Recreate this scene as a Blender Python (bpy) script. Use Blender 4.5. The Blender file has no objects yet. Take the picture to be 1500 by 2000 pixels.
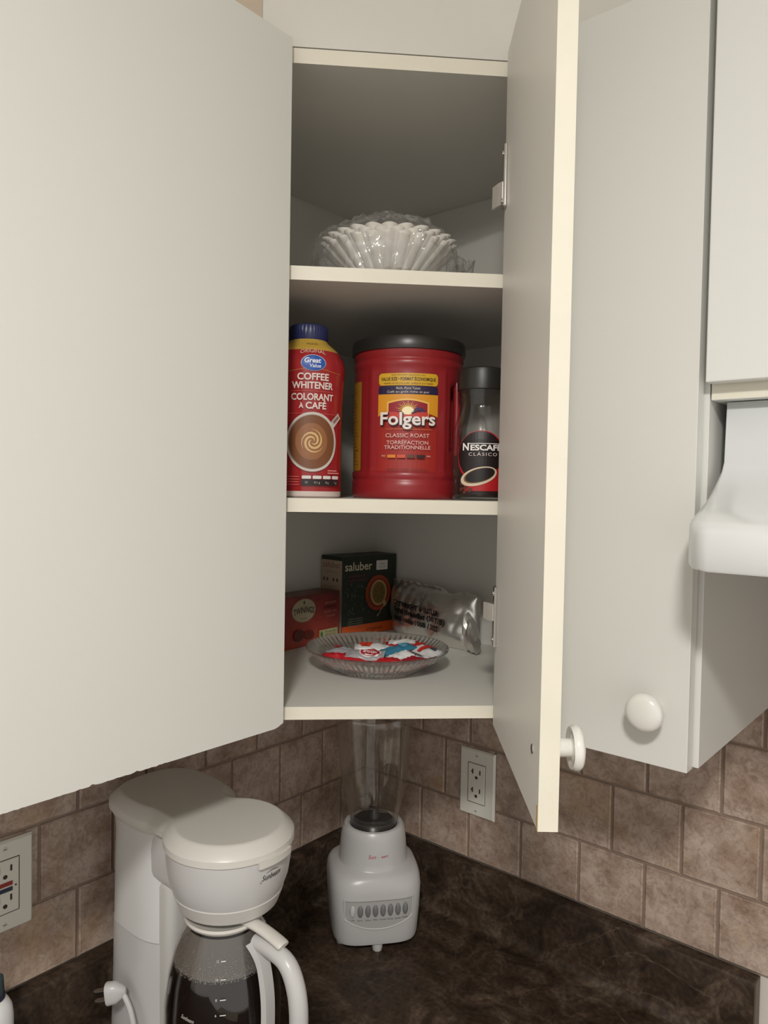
import bpy, bmesh, math, random
from mathutils import Vector, Matrix, noise
random.seed(7)
PI = math.pi
S = bpy.context.scene
COL = S.collection
V = Vector

# ------------------------------------------------------------------ camera
def make_camera():
    yaw, pit, rol = 0.7020623758, -0.0306977235, 0.0178173216
    f = V((-math.sin(yaw)*math.cos(pit), math.cos(yaw)*math.cos(pit), math.sin(pit)))
    r = V((math.cos(yaw), math.sin(yaw), 0)); u = r.cross(f)
    r2 = r*math.cos(rol)+u*math.sin(rol); u2 = -r*math.sin(rol)+u*math.cos(rol)
    cd = bpy.data.cameras.new('camera'); co = bpy.data.objects.new('camera', cd); COL.objects.link(co)
    M = Matrix(((r2.x, u2.x, -f.x, .93944629), (r2.y, u2.y, -f.y, -1.06876818), (r2.z, u2.z, -f.z, .74079371), (0, 0, 0, 1)))
    co.matrix_world = M
    cd.sensor_fit = 'HORIZONTAL'; cd.sensor_width = 36; cd.lens = 36*1439.24/1500
    cd.clip_start = .01; cd.clip_end = 50
    S.camera = co
make_camera()

# ------------------------------------------------------------------ world and lights
w = bpy.data.worlds.new('world'); S.world = w; w.use_nodes = True
w.node_tree.nodes['Background'].inputs[0].default_value = (1.0, .965, .92, 1)
w.node_tree.nodes['Background'].inputs[1].default_value = .84
def point(name, loc, power, rad, col):
    l = bpy.data.lights.new(name, 'POINT'); l.energy = power; l.shadow_soft_size = rad; l.color = col
    o = bpy.data.objects.new(name, l); COL.objects.link(o); o.location = loc
point('ceiling_lamp_glow', (1.24, -1.58, 1.43), 11.5, .07, (1, .975, .935))
al = bpy.data.lights.new('ceiling_lamp_light', 'AREA'); al.shape = 'DISK'; al.size = .20; al.energy = 21; al.color = (1, .975, .935)
ao = bpy.data.objects.new('ceiling_lamp_light', al); COL.objects.link(ao); ao.location = (1.24, -1.58, 1.47)
S.view_settings.view_transform = 'Standard'; S.view_settings.look = 'None'
S.view_settings.gamma = 1; S.view_settings.use_curve_mapping = False
S.view_settings.exposure = 0.0

# ------------------------------------------------------------------ materials
MATS = {}
def srgb(r, g, b):
    return tuple(((c/255)/12.92 if c/255 <= .04045 else ((c/255+.055)/1.055)**2.4) for c in (r, g, b))
def mat(name, col, rough=.5, metal=0, bump=0, bscale=200, var=0, vscale=8, spec=.5, coat=0):
    if name in MATS: return MATS[name]
    m = bpy.data.materials.new(name); m.use_nodes = True; nt = m.node_tree; b = nt.nodes['Principled BSDF']
    b.inputs['Base Color'].default_value = (*col, 1); b.inputs['Roughness'].default_value = rough
    b.inputs['Metallic'].default_value = metal; b.inputs['Specular IOR Level'].default_value = spec
    b.inputs['Coat Weight'].default_value = coat; b.inputs['Coat Roughness'].default_value = .12
    geo = nt.nodes.new('ShaderNodeNewGeometry')
    n = nt.nodes.new('ShaderNodeTexNoise'); n.inputs['Scale'].default_value = vscale; n.inputs['Detail'].default_value = 5
    nt.links.new(geo.outputs['Position'], n.inputs['Vector'])
    r = nt.nodes.new('ShaderNodeMapRange'); r.inputs['To Min'].default_value = 1-var; r.inputs['To Max'].default_value = 1+var
    nt.links.new(n.outputs['Fac'], r.inputs['Value'])
    h = nt.nodes.new('ShaderNodeHueSaturation'); h.inputs['Color'].default_value = (*col, 1)
    nt.links.new(r.outputs['Result'], h.inputs['Value']); nt.links.new(h.outputs['Color'], b.inputs['Base Color'])
    if bump:
        n2 = nt.nodes.new('ShaderNodeTexNoise'); n2.inputs['Scale'].default_value = bscale; n2.inputs['Detail'].default_value = 3
        nt.links.new(geo.outputs['Position'], n2.inputs['Vector'])
        bp = nt.nodes.new('ShaderNodeBump'); bp.inputs['Strength'].default_value = bump; bp.inputs['Distance'].default_value = .001
        nt.links.new(n2.outputs['Fac'], bp.inputs['Height']); nt.links.new(bp.outputs['Normal'], b.inputs['Normal'])
    MATS[name] = m; return m
def thin_glass(name, tint, refl=.9, rough=.02, haze=0.0, hcol=(.8, .8, .8), ior=1.5, bump=0, bscale=60):
    m = bpy.data.materials.new(name); m.use_nodes = True; nt = m.node_tree; nt.nodes.clear()
    out = nt.nodes.new('ShaderNodeOutputMaterial'); t = nt.nodes.new('ShaderNodeBsdfTransparent'); t.inputs[0].default_value = (*tint, 1)
    g = nt.nodes.new('ShaderNodeBsdfGlossy'); g.inputs['Roughness'].default_value = rough; g.inputs[0].default_value = (refl, refl, refl, 1)
    fr = nt.nodes.new('ShaderNodeLayerWeight'); fr.inputs[0].default_value = .5
    pw = nt.nodes.new('ShaderNodeMath'); pw.operation = 'POWER'; pw.inputs[1].default_value = 4.0; nt.links.new(fr.outputs['Facing'], pw.inputs[0])
    f0 = ((ior-1)/(ior+1))**2*1.6
    mr = nt.nodes.new('ShaderNodeMath'); mr.operation = 'MULTIPLY_ADD'; mr.inputs[1].default_value = .75; mr.inputs[2].default_value = f0; nt.links.new(pw.outputs[0], mr.inputs[0])
    mx = nt.nodes.new('ShaderNodeMixShader'); nt.links.new(mr.outputs[0], mx.inputs[0]); nt.links.new(t.outputs[0], mx.inputs[1]); nt.links.new(g.outputs[0], mx.inputs[2])
    last = mx
    if haze:
        d = nt.nodes.new('ShaderNodeBsdfDiffuse'); d.inputs[0].default_value = (*hcol, 1)
        m2 = nt.nodes.new('ShaderNodeMixShader'); m2.inputs[0].default_value = haze
        nt.links.new(mx.outputs[0], m2.inputs[1]); nt.links.new(d.outputs[0], m2.inputs[2]); last = m2
    if bump:
        geo = nt.nodes.new('ShaderNodeNewGeometry'); n2 = nt.nodes.new('ShaderNodeTexNoise'); n2.inputs['Scale'].default_value = bscale
        nt.links.new(geo.outputs['Position'], n2.inputs['Vector'])
        bp = nt.nodes.new('ShaderNodeBump'); bp.inputs['Strength'].default_value = bump; bp.inputs['Distance'].default_value = .01
        nt.links.new(n2.outputs['Fac'], bp.inputs['Height']); nt.links.new(bp.outputs['Normal'], g.inputs['Normal']); pass
    nt.links.new(last.outputs[0], out.inputs[0]); MATS[name] = m; return m

LAM = mat('laminate', (.672, .668, .625), .36, bump=.05, bscale=900, var=.02, vscale=3, spec=.4)
LAMIN = mat('laminate_inside', (.73, .71, .655), .42, bump=.05, bscale=900, var=.02, vscale=3, spec=.4)
CREAM = mat('edge_band', (.74, .70, .585), .5, bump=.1, bscale=300, var=.05, vscale=25)
PAINT = mat('wall_paint', (.66, .62, .56), .7, bump=.08, bscale=250, var=.02)
SOFF = mat('soffit_paint', (.66, .64, .585), .65, bump=.08, bscale=250, var=.02)
TAN = mat('tan_paint', (.60, .50, .39), .7, bump=.08, bscale=250, var=.03)
CEIL = mat('ceiling_paint', (.75, .73, .69), .8, bump=.2, bscale=120)
FLOORM = mat('floor_vinyl', (.42, .36, .29), .5, var=.1, vscale=6)
GROUT = mat('grout', (.27, .20, .155), .8, bump=.1, bscale=400, var=.08, vscale=20)
WHITEP = mat('white_plastic', (.56, .555, .545), .30, var=.01, spec=.5)
CREAMP = mat('cream_plastic', (.64, .62, .57), .35, var=.01)
HOODW = mat('white_enamel', (.74, .755, .76), .25, var=.005, coat=.3)
KNOBW = mat('white_ceramic', (.76, .75, .70), .18, var=.005, coat=.5)
CHROME = mat('hinge_metal', (.62, .60, .57), .22, metal=1)
DARK = mat('dark_slot', (.03, .026, .022), .6)
BROWNCORE = mat('particle_board', (.34, .24, .16), .9, bump=.6, bscale=500, var=.2, vscale=200)
PLATEM = mat('outlet_plastic', (.72, .70, .62), .35)
BLACKP = mat('black_plastic', (.022, .020, .018), .33)
RED = mat('red_plastic', (.30, .018, .022), .33, var=.03, vscale=20)
PAPER = mat('filter_paper', (.90, .87, .80), .85, var=.02)
GLASSJ = thin_glass('clear_glass', (.93, .93, .91), ior=1.45)
GLASSB = thin_glass('blender_glass', (.95, .94, .92), ior=1.5, haze=.012, hcol=(.7, .68, .64), bump=.10, bscale=25)
GLASSC = thin_glass('carafe_glass', (.90, .89, .87), ior=1.45)
FILM = thin_glass('plastic_film', (.985, .98, .98), ior=1.55, rough=.06, haze=.05, hcol=(.8, .8, .78), bump=.5, bscale=50)

def glass_solid():
    m = bpy.data.materials.new('pressed_glass'); m.use_nodes = True; nt = m.node_tree; nt.nodes.clear()
    out = nt.nodes.new('ShaderNodeOutputMaterial')
    g = nt.nodes.new('ShaderNodeBsdfGlass'); g.inputs['IOR'].default_value = 1.48; g.inputs['Roughness'].default_value = .01
    g.inputs[0].default_value = (.98, .98, .97, 1)
    t = nt.nodes.new('ShaderNodeBsdfTransparent'); t.inputs[0].default_value = (.95, .95, .94, 1)
    mx = nt.nodes.new('ShaderNodeMixShader'); mx.inputs[0].default_value = .20
    nt.links.new(g.outputs[0], mx.inputs[1]); nt.links.new(t.outputs[0], mx.inputs[2]); nt.links.new(mx.outputs[0], out.inputs[0]); return m
GLASSP = glass_solid()

def tile_mat():
    m = bpy.data.materials.new('ceramic_tile'); m.use_nodes = True; nt = m.node_tree; b = nt.nodes['Principled BSDF']
    geo = nt.nodes.new('ShaderNodeNewGeometry'); oi = nt.nodes.new('ShaderNodeObjectInfo')
    off = nt.nodes.new('ShaderNodeVectorMath'); off.operation = 'MULTIPLY_ADD'
    cmb = nt.nodes.new('ShaderNodeCombineXYZ')
    for i in range(3): nt.links.new(oi.outputs['Random'], cmb.inputs[i])
    off.inputs[1].default_value = (7, 5, 9); nt.links.new(cmb.outputs[0], off.inputs[0]); nt.links.new(geo.outputs['Position'], off.inputs[2])
    n1 = nt.nodes.new('ShaderNodeTexNoise'); n1.inputs['Scale'].default_value = 22; n1.inputs['Detail'].default_value = 8; n1.inputs['Roughness'].default_value = .68
    n2 = nt.nodes.new('ShaderNodeTexNoise'); n2.inputs['Scale'].default_value = 90; n2.inputs['Detail'].default_value = 6; n2.inputs['Roughness'].default_value = .7; n2.inputs['Distortion'].default_value = 1.2
    n3 = nt.nodes.new('ShaderNodeTexNoise'); n3.inputs['Scale'].default_value = 9; n3.inputs['Detail'].default_value = 4
    for n in (n1, n2, n3): nt.links.new(off.outputs[0], n.inputs['Vector'])
    cr = nt.nodes.new('ShaderNodeValToRGB'); e = cr.color_ramp.elements
    e[0].position = .33; e[0].color = (.30, .205, .15, 1); e[1].position = .68; e[1].color = (.56, .45, .375, 1)
    mid = cr.color_ramp.elements.new(.5); mid.color = (.44, .335, .27, 1)
    nt.links.new(n1.outputs['Fac'], cr.inputs['Fac'])
    sp = nt.nodes.new('ShaderNodeValToRGB'); sp.color_ramp.elements[0].position = .38; sp.color_ramp.elements[0].color = (.52, .47, .42, 1)
    sp.color_ramp.elements[1].position = .55; sp.color_ramp.elements[1].color = (1, 1, 1, 1); nt.links.new(n2.outputs['Fac'], sp.inputs['Fac'])
    mu = nt.nodes.new('ShaderNodeMix'); mu.data_type = 'RGBA'; mu.blend_type = 'MULTIPLY'; mu.inputs['Factor'].default_value = .55
    nt.links.new(cr.outputs[0], mu.inputs['A']); nt.links.new(sp.outputs[0], mu.inputs['B'])
    oc = nt.nodes.new('ShaderNodeValToRGB'); oc.color_ramp.elements[0].position = .56; oc.color_ramp.elements[0].color = (0, 0, 0, 1); oc.color_ramp.elements[1].position = .75; oc.color_ramp.elements[1].color = (.6, .6, .6, 1)
    nt.links.new(n3.outputs['Fac'], oc.inputs['Fac'])
    m2 = nt.nodes.new('ShaderNodeMix'); m2.data_type = 'RGBA'; m2.inputs['B'].default_value = (.42, .27, .13, 1)
    nt.links.new(oc.outputs[0], m2.inputs['Factor']); nt.links.new(mu.outputs['Result'], m2.inputs['A'])
    nt.links.new(m2.outputs['Result'], b.inputs['Base Color']); b.inputs['Roughness'].default_value = .5; b.inputs['Specular IOR Level'].default_value = .35
    bp = nt.nodes.new('ShaderNodeBump'); bp.inputs['Strength'].default_value = .25; bp.inputs['Distance'].default_value = .001
    nt.links.new(n2.outputs['Fac'], bp.inputs['Height']); nt.links.new(bp.outputs['Normal'], b.inputs['Normal'])
    return m
TILE = tile_mat()
def counter_mat():
    m = bpy.data.materials.new('dark_laminate'); m.use_nodes = True; nt = m.node_tree; b = nt.nodes['Principled BSDF']
    geo = nt.nodes.new('ShaderNodeNewGeometry')
    n1 = nt.nodes.new('ShaderNodeTexNoise'); n1.inputs['Scale'].default_value = 13; n1.inputs['Detail'].default_value = 9; n1.inputs['Roughness'].default_value = .65; n1.inputs['Distortion'].default_value = 1.6
    n2 = nt.nodes.new('ShaderNodeTexNoise'); n2.inputs['Scale'].default_value = 5.5; n2.inputs['Detail'].default_value = 6; n2.inputs['Distortion'].default_value = 2.2
    n3 = nt.nodes.new('ShaderNodeTexNoise'); n3.inputs['Scale'].default_value = 3; n3.inputs['Detail'].default_value = 3
    n4 = nt.nodes.new('ShaderNodeTexNoise'); n4.inputs['Scale'].default_value = 140; n4.inputs['Detail'].default_value = 4
    for n in (n1, n2, n3, n4): nt.links.new(geo.outputs['Position'], n.inputs['Vector'])
    cr = nt.nodes.new('ShaderNodeValToRGB'); e = cr.color_ramp.elements
    e[0].position = .35; e[0].color = (.022, .0135, .0085, 1); e[1].position = .70; e[1].color = (.120, .085, .060, 1)
    mid = e.new(.52); mid.color = (.054, .035, .023, 1)
    nt.links.new(n1.outputs['Fac'], cr.inputs['Fac'])
    vr = nt.nodes.new('ShaderNodeValToRGB'); e = vr.color_ramp.elements
    e[0].position = .485; e[0].color = (0, 0, 0, 1); e[1].position = .515; e[1].color = (0, 0, 0, 1); p = e.new(.5); p.color = (.42, .42, .42, 1)
    nt.links.new(n2.outputs['Fac'], vr.inputs['Fac'])
    mm = nt.nodes.new('ShaderNodeMath'); mm.operation = 'MULTIPLY'; nt.links.new(vr.outputs[0], mm.inputs[0]); nt.links.new(n3.outputs['Fac'], mm.inputs[1])
    m2 = nt.nodes.new('ShaderNodeMix'); m2.data_type = 'RGBA'; m2.inputs['B'].default_value = (.20, .155, .115, 1)
    nt.links.new(mm.outputs[0], m2.inputs['Factor']); nt.links.new(cr.outputs[0], m2.inputs['A'])
    sp = nt.nodes.new('ShaderNodeMapRange'); sp.inputs['From Min'].default_value = .3; sp.inputs['From Max'].default_value = .7; sp.inputs['To Min'].default_value = .6; sp.inputs['To Max'].default_value = 1.4
    nt.links.new(n4.outputs['Fac'], sp.inputs['Value'])
    h = nt.nodes.new('ShaderNodeHueSaturation'); nt.links.new(m2.outputs['Result'], h.inputs['Color']); nt.links.new(sp.outputs[0], h.inputs['Value'])
    nt.links.new(h.outputs[0], b.inputs['Base Color']); b.inputs['Roughness'].default_value = .5; b.inputs['Specular IOR Level'].default_value = .3
    return m
COUNTER = counter_mat()

# ------------------------------------------------------------------ helpers
WL = {}
def finish_mesh(bm, smooth, ang=35):
    if smooth:
        for f in bm.faces: f.smooth = True
        lim = math.radians(ang)
        for e in bm.edges:
            if len(e.link_faces) == 2 and e.calc_face_angle(0) > lim: e.smooth = False
def obj(name, bm, mats, parent=None, smooth=False, ang=35, recalc=True):
    if recalc: bmesh.ops.recalc_face_normals(bm, faces=bm.faces)
    finish_mesh(bm, smooth, ang)
    xs = [v.co for v in bm.verts]
    c = V(((min(v.x for v in xs)+max(v.x for v in xs))/2, (min(v.y for v in xs)+max(v.y for v in xs))/2, min(v.z for v in xs)))
    bmesh.ops.translate(bm, verts=bm.verts, vec=-c)
    me = bpy.data.meshes.new(name); bm.to_mesh(me); bm.free()
    for m in (mats if isinstance(mats, (list, tuple)) else [mats]): me.materials.append(m)
    o = bpy.data.objects.new(name, me); COL.objects.link(o)
    if parent: o.parent = parent; o.location = c-WL[parent.name]
    else: o.location = c
    WL[o.name] = c
    return o
def tag(o, label=None, cat=None, group=None, kind=None):
    if label: o['label'] = label
    if cat: o['category'] = cat
    if group: o['group'] = group
    if kind: o['kind'] = kind
    return o
def thing(name, label, cat, loc, group=None):
    o = bpy.data.objects.new(name, None); COL.objects.link(o); o.location = loc; o.empty_display_size = .02
    WL[o.name] = V(loc); return tag(o, label, cat, group)
def box(lo, hi, bevel=0, seg=2, bm=None, mi=0):
    b = bm or bmesh.new(); r = bmesh.ops.create_cube(b, size=1)
    lo = V(lo); hi = V(hi); c = (lo+hi)/2; d = hi-lo
    for v in r['verts']: v.co = V((v.co.x*d.x+c.x, v.co.y*d.y+c.y, v.co.z*d.z+c.z))
    if bevel:
        es = list({e for v in r['verts'] for e in v.link_edges})
        bmesh.ops.bevel(b, geom=es, offset=bevel, segments=seg, profile=.5, affect='EDGES')
    return b
def prism(poly, z0, z1, bevel=0, seg=2, bm=None):
    b = bm or bmesh.new()
    lo = [b.verts.new((x, y, z0)) for x, y in poly]; hi = [b.verts.new((x, y, z1)) for x, y in poly]
    n = len(poly); b.faces.new(lo[::-1]); b.faces.new(hi)
    for i in range(n): b.faces.new((lo[i], lo[(i+1) % n], hi[(i+1) % n], hi[i]))
    if bevel: bmesh.ops.bevel(b, geom=list(b.edges), offset=bevel, segments=seg, profile=.5, affect='EDGES')
    return b
def loft(rings, cap0=True, cap1=True, bm=None, closed=True):
    b = bm or bmesh.new(); R = [[b.verts.new(p) for p in r] for r in rings]; n = len(rings[0])
    for a, c in zip(R, R[1:]):
        for i in range(n if closed else n-1):
            j = (i+1) % n; b.faces.new((a[i], a[j], c[j], c[i]))
    if cap0: b.faces.new(R[0][::-1])
    if cap1: b.faces.new(R[-1])
    return b
def lathe(prof, c, seg=64, rf=None, cap0=True, cap1=True, bm=None):
    rings = []
    for r, z in prof:
        rings.append([(c[0]+(r if rf is None else rf(r, z, 2*PI*k/seg))*math.cos(2*PI*k/seg), c[1]+(r if rf is None else rf(r, z, 2*PI*k/seg))*math.sin(2*PI*k/seg), c[2]+z) for k in range(seg)])
    return loft(rings, cap0, cap1, bm)
def tube(path, rad, seg=12, bm=None, flat=1.0, up=None):
    b = bm or bmesh.new(); P = [V(p) for p in path]; rings = []
    n0 = V(up) if up else V((0, 0, 1))
    for i, p in enumerate(P):
        t = (P[min(i+1, len(P)-1)]-P[max(i-1, 0)]).normalized()
        s = t.cross(n0)
        if s.length < 1e-4: s = t.cross(V((1, 0, 0)))
        s.normalize(); u = s.cross(t).normalized()
        r = rad[i] if isinstance(rad, (list, tuple)) else rad
        rings.append([p+s*math.cos(2*PI*k/seg)*r*flat+u*math.sin(2*PI*k/seg)*r for k in range(seg)])
    return loft(rings, bm=b)
def cyl(c, axis, r, h, seg=24, bevel=0, bm=None):
    b = bm or bmesh.new(); a = V(axis).normalized(); c = V(c)
    s = a.orthogonal().normalized(); u = a.cross(s)
    pr = [(r, 0), (r, h)] if not bevel else [(r, 0), (r, h-bevel), (r-bevel*.3, h-bevel*.3), (r-bevel, h)]
    return loft([[c+a*z+(s*math.cos(2*PI*k/seg)+u*math.sin(2*PI*k/seg))*q for k in range(seg)] for q, z in pr], bm=b)
def smoothpath(pts, n=6):
    P = [V(p) for p in pts]; out = []
    for i in range(len(P)-1):
        p0 = P[max(i-1, 0)]; p1 = P[i]; p2 = P[i+1]; p3 = P[min(i+2, len(P)-1)]
        for k in range(n):
            t = k/n; out.append(.5*((2*p1)+(p2-p0)*t+(2*p0-5*p1+4*p2-p3)*t*t+(-p0+3*p1-3*p2+p3)*t**3))
    out.append(P[-1]); return out
def superring(cx, cy, z, a, b, n, seg=64, rot=0):
    out = []
    for k in range(seg):
        t = 2*PI*k/seg; ct, st = math.cos(t), math.sin(t)
        x = a*math.copysign(abs(ct)**(2/n), ct); y = b*math.copysign(abs(st)**(2/n), st)
        out.append((cx+x*math.cos(rot)-y*math.sin(rot), cy+x*math.sin(rot)+y*math.cos(rot), z))
    return out

# ---- flat print (labels, lettering): 2D shapes mapped on a surface
class Print:
    def __init__(s, mapper, gain=1): s.gain = gain; s.m = mapper; s.bm = bmesh.new(); s.mats = []; s.lay = 0
    def mi(s, col, rough=.45):
        col = tuple(min(255, int(c*s.gain)) for c in col)
        key = 'print_%02x%02x%02x_%d' % (*col, int(rough*100)); m = mat(key, srgb(*col), rough)
        if m not in s.mats: s.mats.append(m)
        return s.mats.index(m)
    def strip(s, us, bot, top, col, nv=3, off=None):
        mi = s.mi(col); s.lay += 1; o = off if off is not None else .00012*s.lay+.0002
        grid = []
        for u in us:
            b0, t0 = bot(u), top(u); grid.append([s.bm.verts.new(s.m(u, b0+(t0-b0)*k/nv, o)) for k in range(nv+1)])
        for a, b in zip(grid, grid[1:]):
            for k in range(nv):
                f = s.bm.faces.new((a[k], b[k], b[k+1], a[k+1])); f.material_index = mi
    def rect(s, u0, v0, u1, v1, col, r=0, n=14, nv=6):
        us = sorted(set([u0+(u1-u0)*k/n for k in range(n+1)]+([u0+r*(1-math.cos(PI/2*k/5)) for k in range(6)]+[u1-r*(1-math.cos(PI/2*k/5)) for k in range(6)] if r else [])))
        def ins(u):
            if not r: return 0
            d = min(u-u0, u1-u); return r-math.sqrt(max(0, r*r-(r-d)**2)) if d < r else 0
        s.strip(us, lambda u: v0+ins(u), lambda u: v1-ins(u), col, nv)
    def ell(s, cu, cv, a, b, col, rot=0, n=26, nv=6):
        us = [-math.cos(PI*k/n) for k in range(n+1)]; mi = s.mi(col); s.lay += 1; o = .00012*s.lay+.0002; g = []
        for x in us:
            h = math.sqrt(max(0, 1-x*x)); row = []
            for k in range(nv+1):
                yy = -h+2*h*k/nv; X = a*x; Y = b*yy
                row.append(s.bm.verts.new(s.m(cu+X*math.cos(rot)-Y*math.sin(rot), cv+X*math.sin(rot)+Y*math.cos(rot), o)))
            g.append(row)
        for p, q in zip(g, g[1:]):
            for k in range(nv):
                f = s.bm.faces.new((p[k], q[k], q[k+1], p[k+1])); f.material_index = mi
    def line(s, pts, wd, col):
        mi = s.mi(col); s.lay += 1; o = .00012*s.lay+.0002
        P = [V((p[0], p[1], 0)) for p in pts]; L = []
        for i, p in enumerate(P):
            t = (P[min(i+1, len(P)-1)]-P[max(i-1, 0)]).normalized(); nn = V((-t.y, t.x, 0))
            ww = wd[i] if isinstance(wd, (list, tuple)) else wd
            a = p+nn*ww/2; b = p-nn*ww/2; L.append((s.bm.verts.new(s.m(a.x, a.y, o)), s.bm.verts.new(s.m(b.x, b.y, o))))
        for a, b in zip(L, L[1:]): s.bm.faces.new((a[0], b[0], b[1], a[1])).material_index = mi
    def text(s, txt, cu, cv, h, col, width=None, bold=0, shear=0, rot=0, spacing=1.0, align='CENTER', arc=0):
        mi = s.mi(col); s.lay += 1; o = .00012*s.lay+.0003
        c = bpy.data.curves.new('t', 'FONT'); c.body = txt; c.align_x = align; c.align_y = 'CENTER'; c.size = h*1.4; c.offset = bold
        c.shear = shear; c.space_character = spacing; c.resolution_u = 3; c.fill_mode = 'FRONT'
        ob = bpy.data.objects.new('t', c); COL.objects.link(ob)
        dg = bpy.context.evaluated_depsgraph_get(); me = bpy.data.meshes.new_from_object(ob.evaluated_get(dg))
        bpy.data.objects.remove(ob); bpy.data.curves.remove(c)
        if not me.vertices: return
        x0 = min(v.co.x for v in me.vertices); x1 = max(v.co.x for v in me.vertices); k = (width/(x1-x0)) if width else 1
        vs = []
        for v in me.vertices:
            x = (v.co.x-(x0+x1)/2 if align == 'CENTER' else v.co.x-x0)*k; y = v.co.y+(arc*(x*x)) 
            X = x*math.cos(rot)-y*math.sin(rot); Y = x*math.sin(rot)+y*math.cos(rot)
            vs.append(s.bm.verts.new(s.m(cu+X, cv+Y, o)))
        for p in me.polygons:
            try: s.bm.faces.new([vs[i] for i in p.vertices]).material_index = mi
            except ValueError: pass
        bpy.data.meshes.remove(me)
    def done(s, name, parent, label=None):
        o = obj(name, s.bm, s.mats, parent, recalc=False); return tag(o, label)
def plane_map(org, ud, nd, vd=(0, 0, 1)):
    O, U, N, W = V(org), V(ud).normalized(), V(nd).normalized(), V(vd).normalized()
    return lambda u, v, o: O+U*u+W*v+N*o
def cyl_map(c, prof, a0, R):
    def f(u, v, o):
        a = a0+u/R; r = prof(v)+o; return V((c[0]+r*math.cos(a), c[1]+r*math.sin(a), c[2]+v))
    return f
def interp(pts):
    def f(z):
        if z <= pts[0][1]: return pts[0][0]
        for (r0, z0), (r1, z1) in zip(pts, pts[1:]):
            if z <= z1: return r0+(r1-r0)*(z-z0)/max(1e-9, z1-z0)
        return pts[-1][0]
    return f
def rect_poly(x0, y0, x1, y1): return [(x0, y0), (x1, y0), (x1, y1), (x0, y1)]

# ------------------------------------------------------------------ the room shell
tag(obj('floor', box((-.1, -3.2, -.95), (3.2, .1, -.91)), FLOORM), kind='structure')
tag(obj('ceiling', box((-.1, -3.2, 1.53), (3.2, .1, 1.60)), CEIL), kind='structure')
wl = tag(obj('wall_left', box((-.106, -3.2, -.91), (-.006, .1, 1.53)), PAINT), kind='structure')
wr = tag(obj('wall_right', box((-.006, .006, -.91), (3.2, .106, 1.53)), PAINT), kind='structure')

T = .103; G = .0036; Z0 = .1002; Z1 = .1982; PR = .2405; PL = .1713
tag(obj('grout', box((-.006, -1.50, Z0), (-.0022, -.0, .62)), GROUT, wl))
tag(obj('grout', box((-.0022, .0022, Z0), (1.55, .006, .66)), GROUT, wr))
tcache = {}
def tile(w_, h_, side):
    k = (round(w_, 4), round(h_, 4), side)
    if k in tcache: return tcache[k]
    b = bmesh.new(); a, c = w_/2, h_/2; e = .0022; e2 = .0036
    def ring(dx, d): return [(-a+dx, d, -c+dx), (a-dx, d, -c+dx), (a-dx, d, c-dx), (-a+dx, d, c-dx)]
    R = [ring(0, .0024), ring(0, .0006), ring(e*.5, -.0004), ring(e, -.0012), ring(e2, -.0009)]
    if side == 'left': R = [[(-y, x, z) for x, y, z in r] for r in R]
    loft(R, cap0=True, cap1=True, bm=b); bmesh.ops.recalc_face_normals(b, faces=b.faces)
    me = bpy.data.meshes.new('tile'); b.to_mesh(me); b.free(); me.materials.append(TILE); tcache[k] = me; return me
def tiles(wall, side, phase, length, zmax):
    z = Z1-T; row = 0
    while z < zmax:
        z0, z1 = max(z, Z0), min(z+T, zmax)
        ph = phase if row % 2 == 0 else phase+T/2
        s = ph-5*T
        while s < length:
            a, b = max(s, 0), min(s+T, length)
            if b-a > .012 and z1-z0 > .012:
                g0 = G/2
                me = tile(b-a-G, z1-z0-G, side); o = bpy.data.objects.new('tile', me); COL.objects.link(o); o.parent = wall
                m = (a+b)/2; wc = V((m, 0, (z0+z1)/2)) if side == 'right' else V((0, -m, (z0+z1)/2))
                o.location = wc-WL[wall.name]
            s += T
        z += T; row += 1
tiles(wr, 'right', PR, 1.50, .62)
tiles(wl, 'left', PL, 1.40, .61)

# soffit above the wall cabinets
tag(obj('trim_1', prism([(0, 0), (0, -.5095), (.2725, -.5095), (.5095, -.2725), (.5095, 0)], 1.2465, 1.53), SOFF), kind='structure')
tag(obj('trim_2', box((0, -1.60, 1.2485), (.2715, -.510, 1.53)), TAN), kind='structure')
tag(obj('trim_3', box((.510, -.2725, 1.2485), (1.60, 0, 1.53)), SOFF), kind='structure')

# ------------------------------------------------------------------ countertop
ct = thing('countertop', 'dark brown stone-look laminate countertop running around the corner, blender standing on it', 'countertop', (.2, -.2, -.04))
poly = [(.0, .0), (.0, -1.40), (.63, -1.40), (.63, -.63), (.7065, -.63), (.7065, .0)]
obj('worktop', prism(poly, -.038, 0), COUNTER, ct)
def bs_profile():
    p = [(0.0, .0), (0.0, .1002), (.0185, .1002), (.0205, .0985), (.0212, .096)]
    p += [(.0205, .02)]
    for k in range(7): a = PI/2*k/6; p.append((.0205+.014*(1-math.cos(a)), .014*(1-math.sin(a))+.0005))
    p.append((.0345, 0)); return p
pr = bs_profile()
bm = bmesh.new(); rl = []
for (sx, sy) in ((0, -1.40), (0, 0), (.7065, 0)):
    if sx == 0 and sy == 0: rl.append([(d, -d, z) for d, z in pr])
    elif sx == 0: rl.append([(d, sy, z) for d, z in pr])
    else: rl.append([(sx, -d, z) for d, z in pr])
loft(rl, bm=bm)
obj('backsplash', bm, COUNTER, ct, smooth=True, ang=50)
obj('end_cap', prism([(.7066, 0), (.7066, -.022), (.7085, -.022), (.7085, 0)], -.03, .1002), mat('end_cap_laminate', (.10, .075, .055), .5), ct)

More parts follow.
